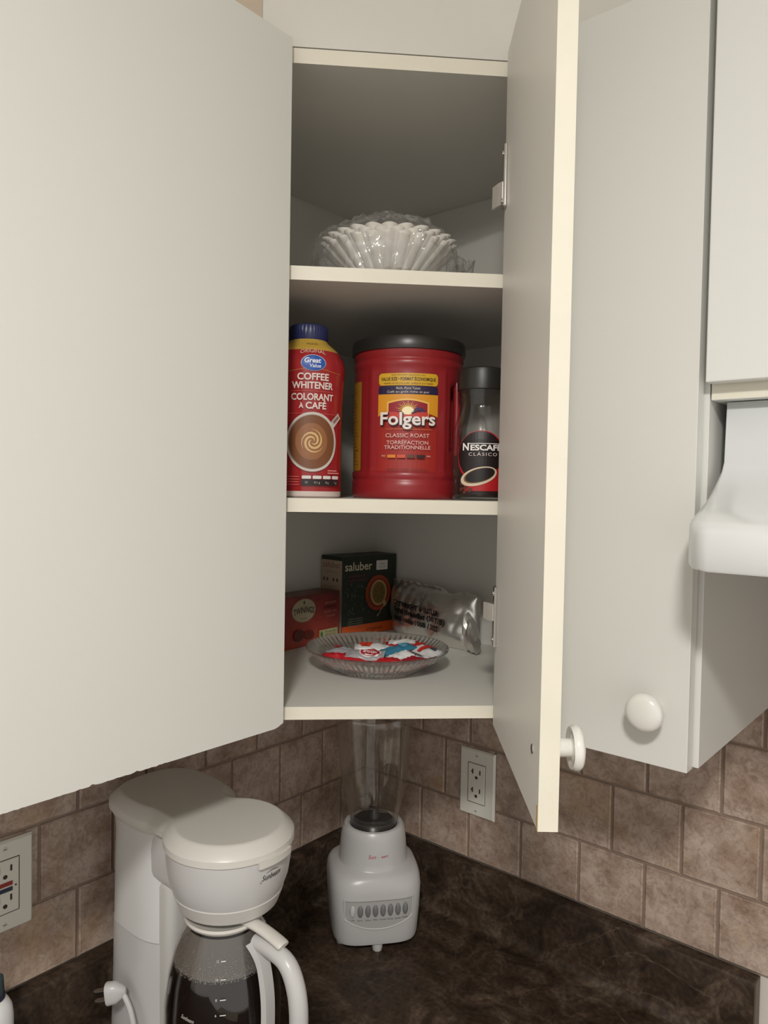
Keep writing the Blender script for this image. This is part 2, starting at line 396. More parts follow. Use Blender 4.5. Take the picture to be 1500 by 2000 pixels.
# ------------------------------------------------------------------ cabinets
DB, DT = .4643, 1.2472                      # door bottom, top
SBOT, STOP = .4675, 1.2445
def two_mat_front(bm, nrm, thr=.9):
    n = V(nrm)
    bmesh.ops.recalc_face_normals(bm, faces=bm.faces)
    for f in bm.faces:
        if f.normal.dot(n) > thr: f.material_index = 1
def jag_door(y0, y1, x0, x1, z0, z1):
    # slab with a chipped bottom edge; outline in the y-z plane, thickness along x
    pts = [(y1, z1), (y0, z1)]; n = 150; chips = []
    for k in range(n+1):
        t = k/n; y = y0+(y1-y0)*t; d = 0
        if .32 < (y1-y)/(y1-y0)*1.0 < .60:      # swollen, flaking stretch
            q = noise.noise(V((y*160, 3.1, 0))); d = .0024*max(0, q-.12)*1.6+.0007*noise.noise(V((y*520, 0, 0)))
        elif (y1-y) > .16: d = .0006*noise.noise(V((y*300, 5, 0)))
        if y1-y < .012: d += .0042*(1-(y1-y)/.012)**1.2+.0012*noise.noise(V((y*500, 1, 0)))
        pts.append((y, z0+d))
    b = bmesh.new(); A = [b.verts.new((x0, y, z)) for y, z in pts]; B = [b.verts.new((x1, y, z)) for y, z in pts]
    b.faces.new(A[::-1]); b.faces.new(B); m = len(pts)
    for i in range(m):
        f = b.faces.new((A[i], A[(i+1) % m], B[(i+1) % m], B[i]))
        if 1 <= i: f.material_index = 1
    b.faces.ensure_lookup_table()
    return b

# left wall cabinet
cl = thing('wall_cabinet', 'white wall cabinet at far left, its big closed door chipped along the bottom edge', 'cabinet', (.15, -.72, DB))
obj('cabinet_body', box((.0, -.945, DB+.003), (.288, -.5115, 1.2445), .0005, 1), LAM, cl)
ld = obj('door', jag_door(-.95, -.4958, .290, .3077, DB, DT), [LAM, BROWNCORE], cl)
obj('chipped_core', box((.291, -.5015, DB+.0012), (.3062, -.4985, DB+.006)), BROWNCORE, ld)

# corner cabinet
cc = thing('corner_cabinet', 'white corner wall cabinet standing open, with two shelves of coffee and tea', 'cabinet', (.25, -.25, SBOT))
SB = .7833
def shelf_poly(inset=0, s=SB): return [(.012, -.012), (.012, -.492), (s-.492 if s-.492 > .05 else .29, -.492), (.4765, .4765-s), (.4765, -.012)]
for nm, z0, z1, s in (('bottom_panel', .4675, .4827, SB), ('shelf', .7127, .7288, SB), ('shelf', .9816, .9976, SB), ('top_panel', 1.2275, 1.2445, SB)):
    b = prism(shelf_poly(0, s), z0, z1); two_mat_front(b, (.7071, -.7071, 0)); obj(nm, b, [LAMIN, CREAM], cc)
obj('back_panel', box((.0005, -.5095, SBOT), (.0115, -.0005, STOP)), LAMIN, cc)
obj('back_panel', box((.0115, -.0115, SBOT), (.4930, -.0005, STOP)), LAMIN, cc)
b = prism([(.0115, -.5093), (.2735, -.5093), (.290, -.4928), (.0115, -.4928)], SBOT, STOP); two_mat_front(b, (.7071, -.7071, 0)); obj('side_panel', b, [LAMIN, CREAM], cc)
b = prism([(.4772, -.0118), (.4772, -.3055), (.4930, -.2895), (.4930, -.0118)], SBOT, STOP); two_mat_front(b, (.7071, -.7071, 0)); obj('side_panel', b, [LAMIN, CREAM], cc)
# open door
Hh = V((.482, -.321, 0)); Dd = V((.635, -.7726, 0)).normalized(); Nn = V((.7726, .635, 0)).normalized()
def dpt(s, t, z): p = Hh+Dd*s+Nn*t; return V((p.x, p.y, z))
def dbox(s0, s1, t0, t1, z0, z1, bevel=0):
    pl = [dpt(s0, t0, 0), dpt(s1, t0, 0), dpt(s1, t1, 0), dpt(s0, t1, 0)]
    return prism([(p.x, p.y) for p in pl], z0, z1, bevel, 1)
od = obj('door', dbox(0, .2735, 0, .0165, DB, DT), LAMIN, cc)
tag(od, 'open door seen edge-on, white knob on its far face')
tag(obj('edge_band', dbox(.2736, .2743, 0, .0165, DB, DT), CREAM, od), 'cream edge strip of the open door')
b = bmesh.new()
pp = [(.2738, DB-.0001), (.2690, DB-.0001), (.2672, DB+.006), (.2690, DB+.013), (.2680, DB+.019), (.2738, DB+.022)]
loft([[dpt(s, -.0004, z) for s, z in pp], [dpt(s, .003, z) for s, z in pp]], bm=b)
tag(obj('chipped_corner', b, mat('bare_wood', (.50, .36, .17), .8, var=.15, vscale=150), od), 'bare tan corner where the laminate has broken off')
tag(obj('screw_head', cyl(dpt(.2444, 0.0005, .5222), -Nn, .0042, .0015, 16, .0006), CHROME, od), 'metal screw head')
def knob(center, nrm, parent, stem=.026, r=.0188):
    a = V(nrm).normalized(); c = V(center); s = a.orthogonal().normalized(); u = a.cross(s); b = bmesh.new()
    pr = [(.0082, 0), (.0078, stem*.80), (r*.62, stem*.86), (r*.80, stem*.80), (r*.93, stem*.80), (r, stem*.92), (r*1.01, stem*1.04), (r*.985, stem*1.15), (r*.9, stem*1.24), (r*.7, stem*1.31), (r*.35, stem*1.35), (.0006, stem*1.36)]
    loft([[c+a*z+(s*math.cos(2*PI*k/32)+u*math.sin(2*PI*k/32))*q for k in range(32)] for q, z in pr], bm=b)
    return obj('knob', b, KNOBW, parent, smooth=True)
# knob of the open door: centred at pixel (1120,1465)
knob(dpt(.2440, .0165, .5235), Nn, od, stem=.0195, r=.0190)
def hinge(zc, a0, a1):
    h = obj('hinge', dbox(.004, .0185, -.0040, .0, zc-.036, zc+.036, .0015), CHROME, od)
    for dz in (-.027, .027): obj('hinge_screw', cyl(dpt(.0095, -.0040, zc+dz), -Nn, .0030, .0016, 12, .0006), CHROME, od)
    p = [dpt(.010, -.0040, 0), dpt(.002, -.0085, 0), dpt(-.009, -.0135, 0), dpt(-.0125, -.0125, 0), dpt(-.0100, -.0095, 0), dpt(-.002, -.0060, 0), dpt(.008, -.0030, 0)]
    tag(obj('hinge_arm', prism([(q.x, q.y) for q in p], zc+a0, zc+a1, .0008, 1), mat('hinge_arm_metal', (.60, .56, .50), .35, metal=.35), od), 'hinge arm reaching to the cabinet side')
hinge(1.1010, -.030, -.004); hinge(.5948, -.006, .014)

# right wall cabinet (closed door with knob)
cr = thing('wall_cabinet', 'tall white wall cabinet right of the open door, closed door with round white knob', 'cabinet', (.62, -.15, DB))
b = box((.498, -.3015, DB+.001), (.7107, -.0005, 1.2445), .0006, 1); obj('cabinet_body', b, LAM, cr)
b = box((.500, -.3207, DB), (.7055, -.3035, DT), .0006, 1); rd = obj('door', b, LAM, cr)
knob((.6715, -.3207, .5245), (0, -1, 0), rd)
# short cabinet over the range
cs = thing('wall_cabinet', 'short white wall cabinet above the white range hood at right edge', 'cabinet', (1.0, -.15, .835))
b = box((.7120, -.3015, .8345), (1.4700, -.0005, 1.2445), .0006, 1); two_mat_front(b, (0, -1, 0)); obj('cabinet_body', b, [LAM, CREAM], cs)
for x0, x1 in ((.7118, 1.0885), (1.0915, 1.4680)):
    obj('door', box((x0, -.3210, .8500), (x1, -.3033, DT), .0012, 2), mat('bright_laminate', (.72, .72, .69), .33, bump=.05, bscale=900, spec=.4), cs)

# ------------------------------------------------------------------ range hood
hd = thing('range_hood', 'glossy white range hood with flared lip under the short cabinet', 'range hood', (1.0, -.2, .66))
bm = bmesh.new()
def hring(xl, yf, z, cx, cy, xr=1.455):
    # plan outline: back-left, along left side to a chamfered front corner, then front, right
    p = [(xl, -.002), (xl, yf+.10 if yf < -.33 else yf+.05)]
    p += [(xl+cx*.08, yf+cy), (xl+cx*.25, yf+cy*.55), (xl+cx*.6, yf+cy*.18), (xl+cx, yf)]
    mid = (xl+xr)/2
    q = [(2*mid-x, y) for x, y in p[::-1]]
    return [(x, y, z) for x, y in p+q]
rows = [(.7215, -.2850, .8335, .0015, .003), (.7205, -.2850, .7740, .0015, .003), (.7190, -.2900, .7640, .003, .006), (.7165, -.3080, .7510, .007, .014),
        (.7140, -.3420, .7370, .018, .035), (.7125, -.3850, .7270, .030, .062), (.7122, -.4250, .7190, .038, .085), (.7122, -.4370, .7140, .040, .092), (.7122, -.4405, .7080, .041, .095), (.7122, -.4405, .6800, .041, .095), (.7127, -.4395, .6780, .041, .095)]
loft([hring(x, y, z, cx, cy) for x, y, z, cx, cy in rows], cap0=True, cap1=False, bm=bm)
inner = [hring(.7150, -.4380, .678, .041, .095), hring(.7150, -.4380, .700, .041, .095)]
loft(inner, cap0=False, cap1=True, bm=bm)
obj('hood_shell', bm, HOODW, hd, smooth=True, ang=28, recalc=False)
obj('underside_filter', box((.76, -.40, .690), (1.42, -.03, .694)), mat('grey_metal', (.35, .35, .34), .4, metal=.8), hd)

# ------------------------------------------------------------------ outlets
def outlet(name, org, ud, nd, label, gfci=False):
    U, N = V(ud), V(nd); O = V(org)
    t = thing(name, label, 'outlet', org)
    def pbox(u0, v0, u1, v1, n0, n1, bevel=0, seg=2):
        b = bmesh.new(); r = [O+U*u+V((0, 0, v))+N*n0 for u, v in ((u0, v0), (u1, v0), (u1, v1), (u0, v1))]; q = [p+N*(n1-n0) for p in r]
        i = bevel; r2 = [O+U*u+V((0, 0, v))+N*n1 for u, v in ((u0+i, v0+i), (u1-i, v0+i), (u1-i, v1-i), (u0+i, v1-i))]
        loft([r, [p+N*(n1-n0)*.45 for p in r], r2], bm=b); return b
    obj('cover_plate', pbox(-.035, -.0575, .035, .0575, .0005, .0058, .0025), PLATEM, t)
    obj('receptacle', pbox(-.0168, -.0335, .0168, .0335, .0056, .0070, .0008), PLATEM, t)
    b = pbox(-.0178, -.0345, .0178, .0345, .0050, .0060); obj('shadow_gap', b, DARK, t)
    def slot(u0, v0, u1, v1, m=DARK, nm='slot', n1=.0074): return obj(nm, pbox(u0, v0, u1, v1, .0066, n1), m, t)
    for c in (.0185, -.0185) if gfci else (.0160, -.0160):
        slot(-.0085, c-.000, -.0062, c+.0085); slot(.0060, c+.0005, .0083, c+.0080)
        if not gfci: slot(-.0105, c+.0032, -.0085, c+.0052)
        b = bmesh.new(); cyl(O+V((0, 0, c-.0055))+N*.0066, N, .0027, .0008, 14, 0, b); obj('ground_hole', b, DARK, t)
    if gfci:
        slot(-.0120, .0012, .0085, .0060, mat('red_button', (.30, .03, .03), .4), 'red_button', .0082)
        slot(-.0120, -.0060, .0085, -.0012, mat('dark_button', (.03, .035, .07), .4), 'dark_button', .0082)
        b = bmesh.new(); cyl(O+U*.0128+V((0, 0, -.001))+N*.0066, N, .0012, .0008, 10, 0, b); obj('indicator', b, DARK, t)
    for s in (-1, 1):
        b = bmesh.new(); cyl(O+V((0, 0, s*.0475))+N*.0052, N, .0028, .0014, 14, .0005, b); sc = obj('screw', b, CREAMP, t)
        obj('screw_slot', pbox(-.0022, s*.0475-.0004, .0022, s*.0475+.0004, .0064, .0068), DARK, sc)
    return t
outlet('wall_outlet', (.2600, -.0010, .2390), (1, 0, 0), (0, -1, 0), 'cream duplex outlet on the right tiled wall beneath the corner cabinet')
outlet('wall_outlet', (.0010, -.6810, .2395), (0, 1, 0), (1, 0, 0), 'white outlet with red and dark test buttons at far left', True)

# ------------------------------------------------------------------ blender
FA = math.radians(-40)
BC = V((.143, -.140, 0)); fx = V((math.cos(FA), math.sin(FA), 0)); fy = V((-math.sin(FA), math.cos(FA), 0))
bl = thing('blender', 'white countertop blender with clear glass jar standing in the counter corner', 'blender', BC)
rows = [(.010, .062, .064, 4), (.013, .067, .069, 4), (.020, .069, .0705, 4.2), (.06, .0715, .0735, 4.2), (.095, .0720, .0755, 4), (.108, .0700, .0745, 3.6), (.116, .0665, .0720, 3.2), (.121, .0625, .0680, 2.8), (.1235, .0580, .0620, 2.3), (.126, .0565, .0580, 2.1),
        (.135, .0560, .0565, 2), (.155, .0545, .0548, 2), (.170, .0530, .0530, 2), (.178, .0515, .0515, 2), (.183, .0480, .0480, 2), (.184, .0440, .0440, 2), (.182, .0400, .0400, 2), (.172, .0392, .0392, 2), (.168, .001, .001, 2)]
b = loft([superring(BC.x, BC.y, z, a, c, n, 72, FA) for z, a, c, n in rows])
obj('base_housing', b, WHITEP, bl, smooth=True, ang=40)
af = interp([(a, z) for z, a, c, n in rows if z < .127]); cf = interp([(c, z) for z, a, c, n in rows if z < .127])
def bmap(u, v, o):
    a, c = af(v), cf(v); k = min(.97, abs(u)/c); x = a*(1-k**4)**.25+o; p = BC+fx*x+fy*u; return V((p.x, p.y, v))
P = Print(bmap)
def sag(u): return .041+.016*(u/.054)**2
P.strip([-.054+.108*k/24 for k in range(25)], sag, lambda u: .0865, (176, 176, 174), 5, .0006)
P.strip([-.054+.108*k/24 for k in range(25)], lambda u: .0865, lambda u: .0872, (120, 120, 118), 1, .0010)
for i, t_ in enumerate(('Off', 'Stir', 'Whip', 'Mix', 'Crush', 'Chop', 'Liquefy', 'Pulse')):
    P.text(t_, -.0425+i*.0121, .0565, .0024, (60, 60, 60), width=min(.0095, .0022*len(t_)))
P.done('control_panel', bl, 'light grey curved panel with button captions')
b = bmesh.new(); us = [-.055+.110*k/30 for k in range(31)]
tube([bmap(u, sag(u)-.0006, .0006) for u in us], .0012, 8, b); obj('panel_ridge', b, WHITEP, bl, smooth=True)
for s in (-1, 1): obj('side_groove', tube([bmap(s*.0565, z, .0) for z in (.014, .03, .05, .07, .088)], .0007, 6), mat('groove_grey', (.42, .42, .41), .5), bl)
BTN = mat('button_grey', (.20, .20, .20), .28)
for i in range(8):
    u = -.0425+i*.0121; c = bmap(u, .0710, .0008); b = bmesh.new()
    bmesh.ops.create_icosphere(b, subdivisions=3, radius=1)
    for v in b.verts:
        p = v.co.copy(); v.co = c+fy*p.x*.0046+V((0, 0, 1))*p.z*.0098+fx*p.y*.0030
    tag(obj('button', b, WHITEP if i == 0 else BTN, bl, smooth=True), 'white off button' if i == 0 else None)
P = Print(cyl_map(BC, interp([(.0560, .135), (.0545, .155)]), FA, .0555))
P.text('Sun', -.0105, .1485, .0060, (190, 40, 60), shear=.3, width=.0125); P.text('/', -.0005, .1485, .005, (200, 130, 140), width=.0015); P.text('eam', .0105, .1487, .0045, (190, 40, 60), shear=.3, width=.0115)
P.done('lettering', bl, 'worn red lettering on the blender neck')
for dx, dy in ((.058, .0), (-.045, .045), (-.045, -.045), (.03, .055), (.03, -.055)):
    p = BC+fx*dx+fy*dy; obj('foot', lathe([(.0075, 0), (.0085, .004), (.0085, .011)], (p.x, p.y, 0), 16), WHITEP, bl, smooth=True)
# jar (fluted glass, walls with thickness)
def jr(r, z, a): return r*(1+.03*math.cos(8*a)*min(1, max(0, (z-.19)/.05)))
jp = [(.0375, .171), (.0385, .180), (.0410, .195), (.0510, .235), (.0565, .285), (.0610, .335), (.0625, .352), (.0645, .356), (.0645, .364), (.0635, .368)]
jin = [(.0600, .368), (.0585, .335), (.0540, .285), (.0485, .235), (.0385, .198), (.035, .186)]
jar = obj('glass_jar', lathe([(r, z) for r, z in jp+jin], (BC.x, BC.y, 0), 96, jr), GLASSB, bl, smooth=True, ang=60)
b = bmesh.new(); tube([BC+fx*(-.0605)+fy*.0+V((0, 0, .35)), BC-fx*.085+V((0, 0, .345)), BC-fx*.092+V((0, 0, .30)), BC-fx*.080+V((0, 0, .245)), BC-fx*.052+V((0, 0, .240))], .005, 10, b)
obj('jar_handle', b, GLASSB, bl, smooth=True)
obj('blade_collar', lathe([(.0385, .1735), (.0345, .186), (.030, .190), (.012, .191), (.010, .200), (.007, .206), (.001, .207)], (BC.x, BC.y, 0), 40), mat('dark_rubber', (.018, .017, .016), .3), bl, smooth=True)
b = bmesh.new()
for k in range(4):
    a = k*PI/2+.5; d = V((math.cos(a), math.sin(a), 0)); c = V((-d.y, d.x, 0)); up = .010 if k % 2 else -.002
    q = [BC+V((0, 0, .202))-c*.004, BC+V((0, 0, .202))+c*.004, BC+d*.022+c*.003+V((0, 0, .202+up)), BC+d*.024+V((0, 0, .2025+up)), BC+d*.022-c*.003+V((0, 0, .202+up))]
    loft([[p for p in q], [p+V((0, 0, .0008)) for p in q]], bm=b)
obj('blade', b, CHROME, bl)

# ------------------------------------------------------------------ coffee maker
DC = V((.2400, -.5180, 0))     # drum centre
BK = (.106, -.5080)            # tank column centre
cm = thing('coffee_maker', 'white drip coffee maker with rounded lid against the left wall', 'coffee maker', (.19, -.53, 0))
def inside(x, y, d, ra=.0775, ba=.0790, bb=.0710):
    if (x-DC.x)**2+(y-DC.y)**2 < (ra-d)**2: return True
    if abs((x-BK[0])/(ba-d))**2.8+abs((y-BK[1])/(bb-d))**2.8 < 1: return True
    return .10 < x < .24 and abs(y+.518) < .056-d
def outline(d, z, n=120, **k):
    cx, cy = .172, -.526; out = []
    for i in range(n):
        a = 2*PI*i/n; r = .22
        while r > .02 and not inside(cx+r*math.cos(a), cy+r*math.sin(a), d, **k): r -= .0006
        out.append([cx, cy, r, a])
    rr = [o[2] for o in out]
    rr = [(rr[i-1]+2*rr[i]+rr[(i+1) % n])/4 for i in range(n)]
    return [(cx+r*math.cos(o[3]), cy+r*math.sin(o[3]), z) for r, o in zip(rr, out)]
b = loft([outline(.003, .3195), outline(.0, .3210), outline(.0, .3285), outline(.0015, .3310), outline(.011, .3395), outline(.0135, .3410), outline(.0150, .3411), outline(.0170, .3411)])
lid = obj('lid', b, CREAMP, cm, smooth=True, ang=30)
# small lip tab on the front-right of the lid
def arcbox(r0, r1, a0, a1, z0, z1, c, n=10):
    bb = bmesh.new(); rg = []
    for k in range(n+1):
        a = a0+(a1-a0)*k/n; ca, sa = math.cos(a), math.sin(a)
        rg.append([(c.x+r0*ca, c.y+r0*sa, z0), (c.x+r1*ca, c.y+r1*sa, z0), (c.x+r1*ca, c.y+r1*sa, z1), (c.x+r0*ca, c.y+r0*sa, z1)])
    return loft(rg, bm=bb)
obj('lid_tab', arcbox(.074, .0800, math.radians(-14), math.radians(24), .3145, .3220, DC), CREAMP, lid)
# basket drum
dp = [(.030, .2465), (.0560, .2465), (.0590, .2480), (.0645, .2640), (.0650, .2650), (.0705, .2800), (.0735, .2990), (.0745, .3185), (.0745, .3198)]
obj('brew_basket', lathe(dp, DC, 72), WHITEP, cm, smooth=True, ang=25)
obj('basket_rim', lathe([(.0593, .2475), (.0655, .2640), (.0650, .2655), (.060, .2655)], DC, 72), mat('grey_band', (.58, .57, .54), .35), cm, smooth=True, ang=25)
P = Print(cyl_map(DC, interp([(.0650, .265), (.0705, .280), (.0735, .296), (.0745, .313)]), math.radians(2), .074))
P.text('Sunbeam', 0, .2995, .0062, (70, 66, 66), width=.0285, shear=.35, bold=.00006)
P.line([(-.0085+.019*k/8, .3045+.0016*math.sin(PI*k/8)) for k in range(9)], [.0002+.0005*math.sin(PI*k/8) for k in range(9)], (70, 66, 66))
P.line([(-.0150, .2965), (-.0160, .2950), (-.0145, .2948)], .0006, (70, 66, 66))
P.done('lettering', cm, 'dark script lettering on the basket')
# neck between tank and basket
obj('neck', box((.12, -.5650, .2500), (.225, -.470, .3198), .014, 4), WHITEP, cm, smooth=True)
# tank column
def col(z, d, n=3): return superring(BK[0], BK[1], z,   .0700-d, .0640-d, 2.9, 72)
obj('tank', loft([col(.175, .0005), col(.25, .001), col(.290, .002), col(.3150, .0)]), mat('tank_plastic', (.66, .66, .645), .3), cm, smooth=True)
obj('tank_rim', loft([col(.3110, -.001), col(.3140, -.0025), col(.3194, -.0025)]), CREAMP, cm, smooth=True)
obj('column', loft([col(.0, -.002), col(.03, -.002), col(.10, -.0005), col(.1742, .0)]), WHITEP, cm, smooth=True)
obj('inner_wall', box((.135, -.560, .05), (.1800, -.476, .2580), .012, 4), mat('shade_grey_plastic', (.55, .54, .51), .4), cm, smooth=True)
b = loft([superring(.185, -.51, z, a, c, 3.4, 72) for z, a, c in ((0, .148, .062), (.004, .152, .066), (.045, .150, .065), (.054, .145, .061))])
obj('foot_base', b, WHITEP, cm, smooth=True)
obj('hot_plate', lathe([(.062, .0535), (.064, .0575), (.062, .0590), (.001, .0590)], DC+V((.008, -.010, 0)), 48), BLACKP, cm, smooth=True)
# power cord and plug hanging at the back corner
b = bmesh.new(); tube(smoothpath([(.150, -.574, .040), (.150, -.584, .060), (.137, -.586, .095), (.1200, -.5880, .1130)]), .0032, 8, b)
obj('power_cord', b, WHITEP, cm, smooth=True)
b = bmesh.new(); prc = V((.1165, -.5935, .1120))
pd = V((-.66, -.70, -.12)).normalized(); ps = V((0, 0, 1)); pt = pd.cross(ps).normalized(); ps = pt.cross(pd)
def pring(k, a, c, ex=3): return [prc+pd*k+pt*math.copysign(abs(math.cos(2*PI*i/20))**(2/ex), math.cos(2*PI*i/20))*a+ps*math.copysign(abs(math.sin(2*PI*i/20))**(2/ex), math.sin(2*PI*i/20))*c for i in range(20)]
loft([pring(-.012, .003, .003), pring(-.008, .006, .007), pring(0, .0085, .0125), pring(.010, .009, .0135), pring(.012, .008, .0125)], bm=b)
pg = obj('plug', b, WHITEP, cm, smooth=True)
for s in (-1, 1):
    b = bmesh.new(); c0 = prc+ps*s*.0062+pd*.0115
    q = [c0+pt*.0030-ps*.0007, c0-pt*.0030-ps*.0007, c0-pt*.0030+ps*.0007, c0+pt*.0030+ps*.0007]
    loft([q, [p+pd*.011 for p in q], [c0+pd*.0145+(p-c0)*.5 for p in q]], bm=b); obj('prong', b, CHROME, pg)

# ------------------------------------------------------------------ carafe
CC = V((.2460, -.5290, 0)); HA = math.radians(3); hx = V((math.cos(HA), math.sin(HA), 0)); hy = V((-hx.y, hx.x, 0))
cf_ = thing('carafe', 'glass coffee carafe with white lid and handle, half full of black coffee', 'carafe', CC+V((0, 0, .059)))
cp = [(.056, .0592), (.060, .062), (.0655, .080), (.0685, .110), (.0680, .140), (.0635, .172), (.0565, .200), (.0485, .220), (.0430, .231), (.0430, .2375)]
obj('glass_body', lathe([(r, z) for r, z in cp], CC, 72, cap1=False), GLASSC, cf_, smooth=True, ang=60)
lv = .194; cfp = [(r-.0016, z+.0012) for r, z in cp if z < lv-.005]+[(interp(cp)(lv)-.0016, lv), (.0005, lv+.0002)]
cofm = mat('black_coffee', (.008, .004, .003), .08)
tag(obj('coffee', lathe(cfp, CC, 72), cofm, cf_, smooth=True, ang=50), 'black coffee inside the carafe')
# condensation droplets above the coffee
b = bmesh.new(); rnd = random.Random(4); fr_ = math.atan2(-1.069+.548, .939-.264)
for k in range(900):
    a = fr_+rnd.uniform(-1.3, 1.3); z = lv+abs(rnd.gauss(0, .012))-.006
    if z > .228 or z < .15: continue
    r = interp(cp)(z)-.0006; q = .0005*rnd.uniform(.5, 1.5)
    c = CC+V((r*math.cos(a), r*math.sin(a), z)); n_ = V((math.cos(a), math.sin(a), 0)); s = V((-n_.y, n_.x, 0))
    vs = [b.verts.new(c+s*q), b.verts.new(c+V((0, 0, q*1.3))), b.verts.new(c-s*q), b.verts.new(c-V((0, 0, q*1.3)))]; t1 = b.verts.new(c-n_*q*.8)
    b.faces.new(vs)
    for i in range(4): b.faces.new((vs[i], vs[(i+1) % 4], t1))
fogm = thin_glass('condensation_film', (.85, .84, .82), ior=1.4, rough=.2, haze=.30, hcol=(.46, .43, .40))
obj('fogged_band', lathe([(r-.0012, z) for r, z in ((interp(cp)(q), q) for q in (.190, .198, .206, .214, .222, .229))], CC, 72, cap0=False, cap1=False), fogm, cf_, smooth=True)
dr = obj('condensation', b, thin_glass('droplets', (.75, .75, .73), ior=1.6, haze=.45, hcol=(.55, .53, .50)), cf_, smooth=True, ang=80); tag(dr, kind='stuff')
b = lathe([(.041, .2310), (.0450, .2340), (.0465, .2370), (.0455, .2398), (.042, .2390), (.034, .2375), (.001, .2378)], CC, 56)
obj('carafe_lid', b, CREAMP, cf_, smooth=True, ang=40)
b = bmesh.new()
lev = smoothpath([CC+hx*.030+V((0, 0, .2400)), CC+hx*.060+V((0, 0, .2405)), CC+hx*.085+V((0, 0, .2370)), CC+hx*.0985+V((0, 0, .2335))], 4)
tube(lev, [.0085]*(len(lev)-1)+[.0075], 16, b, flat=1.0, up=(0, 0, 1))
for v in b.verts:
    c = min(lev, key=lambda p: (p-v.co).length); v.co.z = c.z+(v.co.z-c.z)*.55
obj('thumb_lever', b, CREAMP, cf_, smooth=True, ang=45)
hp = smoothpath([CC+hx*.054+V((0, 0, .222)), CC+hx*.080+V((0, 0, .222)), CC+hx*.104+V((0, 0, .216)), CC+hx*.1180+V((0, 0, .194)), CC+hx*.1230+V((0, 0, .160)), CC+hx*.1180+V((0, 0, .120)), CC+hx*.098+V((0, 0, .094)), CC+hx*.072+V((0, 0, .088))], 5)
b = bmesh.new(); tube(hp, [.0085+.0022*math.sin(PI*min(1, i/(len(hp)-1)*1.1)) for i in range(len(hp))], 18, b, up=(hy.x, hy.y, 0)); 
obj('handle', b, WHITEP, cf_, smooth=True)
b = bmesh.new()
st = smoothpath([CC+hx*.053+V((0, 0, .223)), CC+hx*.066+V((0, 0, .205)), CC+hx*.0745+V((0, 0, .170)), CC+hx*.0760+V((0, 0, .130)), CC+hx*.074+V((0, 0, .088))], 5)
for p, q in zip([st], [0]):
    rg = []
    for i, c in enumerate(st):
        t = (st[min(i+1, len(st)-1)]-st[max(i-1, 0)]).normalized(); nn = t.cross(hy).normalized()
        wv = .0125-.004*min(1, i/6)
        rg.append([c+hy*wv-nn*.003, c+hy*wv*.8+nn*.0035, c-hy*wv*.8+nn*.0035, c-hy*wv-nn*.003])
    loft(rg, bm=b)
obj('handle_strut', b, WHITEP, cf_, smooth=True)
P = Print(cyl_map(CC, lambda v: interp(cp)(v), math.radians(-38.5), .065))
for t_, z in (('12', .2100), ('10', .1930), ('8', .1735), ('6', .1580), ('4', .1420), ('2', .1250)):
    P.text(t_, -.0075, z, .0027, (215, 215, 210)); P.rect(-.0032, z-.0005, .0032, z+.0005, (215, 215, 210), n=4, nv=1)
P.done('cup_marks', cf_, 'white cup numbers printed on the glass')
P = Print(cyl_map(CC, lambda v: interp(cp)(v), math.radians(-38.5), .065))
P.text('Sunbeam', -.0400, .1500, .0042, (200, 200, 196), width=.017, shear=.3, rot=-.12)
P.done('lettering', cf_, 'white script lettering low on the glass')

# ------------------------------------------------------------------ shelf goods
# coffee whitener bottle
WC = V((.2500, -.4090, .7289)); wa = math.atan2(-1.0688-WC.y, .9394-WC.x)
wb = thing('creamer_bottle', 'red plastic coffee whitener bottle with blue cap at left of the middle shelf', 'bottle', WC)
wp = [(.0405, 0), (.0435, .002), (.0440, .008), (.0440, .075), (.0445, .115), (.0465, .150), (.0470, .163), (.0455, .172), (.0405, .182), (.0320, .190), (.0255, .1955), (.0235, .199)]
REDB = mat('red_sleeve', (.36, .020, .024), .22, var=.04, vscale=15, coat=.3)
b = lathe(wp, WC, 72); bmesh.ops.recalc_face_normals(b, faces=b.faces)
for f in b.faces:
    z = f.calc_center_median().z-WC.z; f.material_index = 1 if z < .0085 else (2 if z > .183 else 0)
obj('bottle_body', b, [REDB, mat('pinkish_base', (.70, .60, .55), .4), mat('gold_sleeve', (.55, .36, .06), .3)], wb, smooth=True, recalc=False)
def capr(r, z, a): return r*(1+.012*math.cos(40*a)) if r > .02 else r
obj('cap', lathe([(.0235, .197), (.0246, .199), (.0248, .212), (.0238, .216), (.021, .218), (.001, .2182)], WC, 80, capr), mat('blue_cap', (.022, .028, .10), .35), wb, smooth=True)
P = Print(cyl_map(WC, interp(wp), wa+.14, .046))
P.rect(-.060, .1862, .060, .1868, (220, 170, 60), n=20, nv=1)
P.text('VALUE SIZE', 0, .1905, .0026, (90, 50, 20), width=.020)
P.text('ORIGINAL', 0, .1800, .0050, (225, 190, 170), width=.034, arc=-6)
P.line([(-.040+.08*k/16, .1560+.002*math.cos(PI*k/8-PI)) for k in range(17)], .0007, (200, 120, 60))
P.ell(0, .1650, .0152, .0100, (190, 200, 220)); P.ell(0, .1648, .0145, .0095, (36, 84, 170))
P.text('Great', -.0010, .1675, .0060, (235, 238, 245), width=.0200, bold=.0002, shear=.15); P.text('Value', .0020, .1610, .0045, (225, 230, 240), width=.0135, bold=.0001, shear=.15)
for t_, z, wd in (('COFFEE', .1475, .0385), ('WHITENER', .1370, .0520)): P.text(t_, 0, z, .0082, (232, 214, 206), width=wd, bold=.0003)
P.rect(-.0270, .1301, .0270, .1306, (210, 90, 80), n=10, nv=1)
P.text('COLORANT', 0, .1230, .0080, (232, 214, 206), width=.0540, bold=.0003)
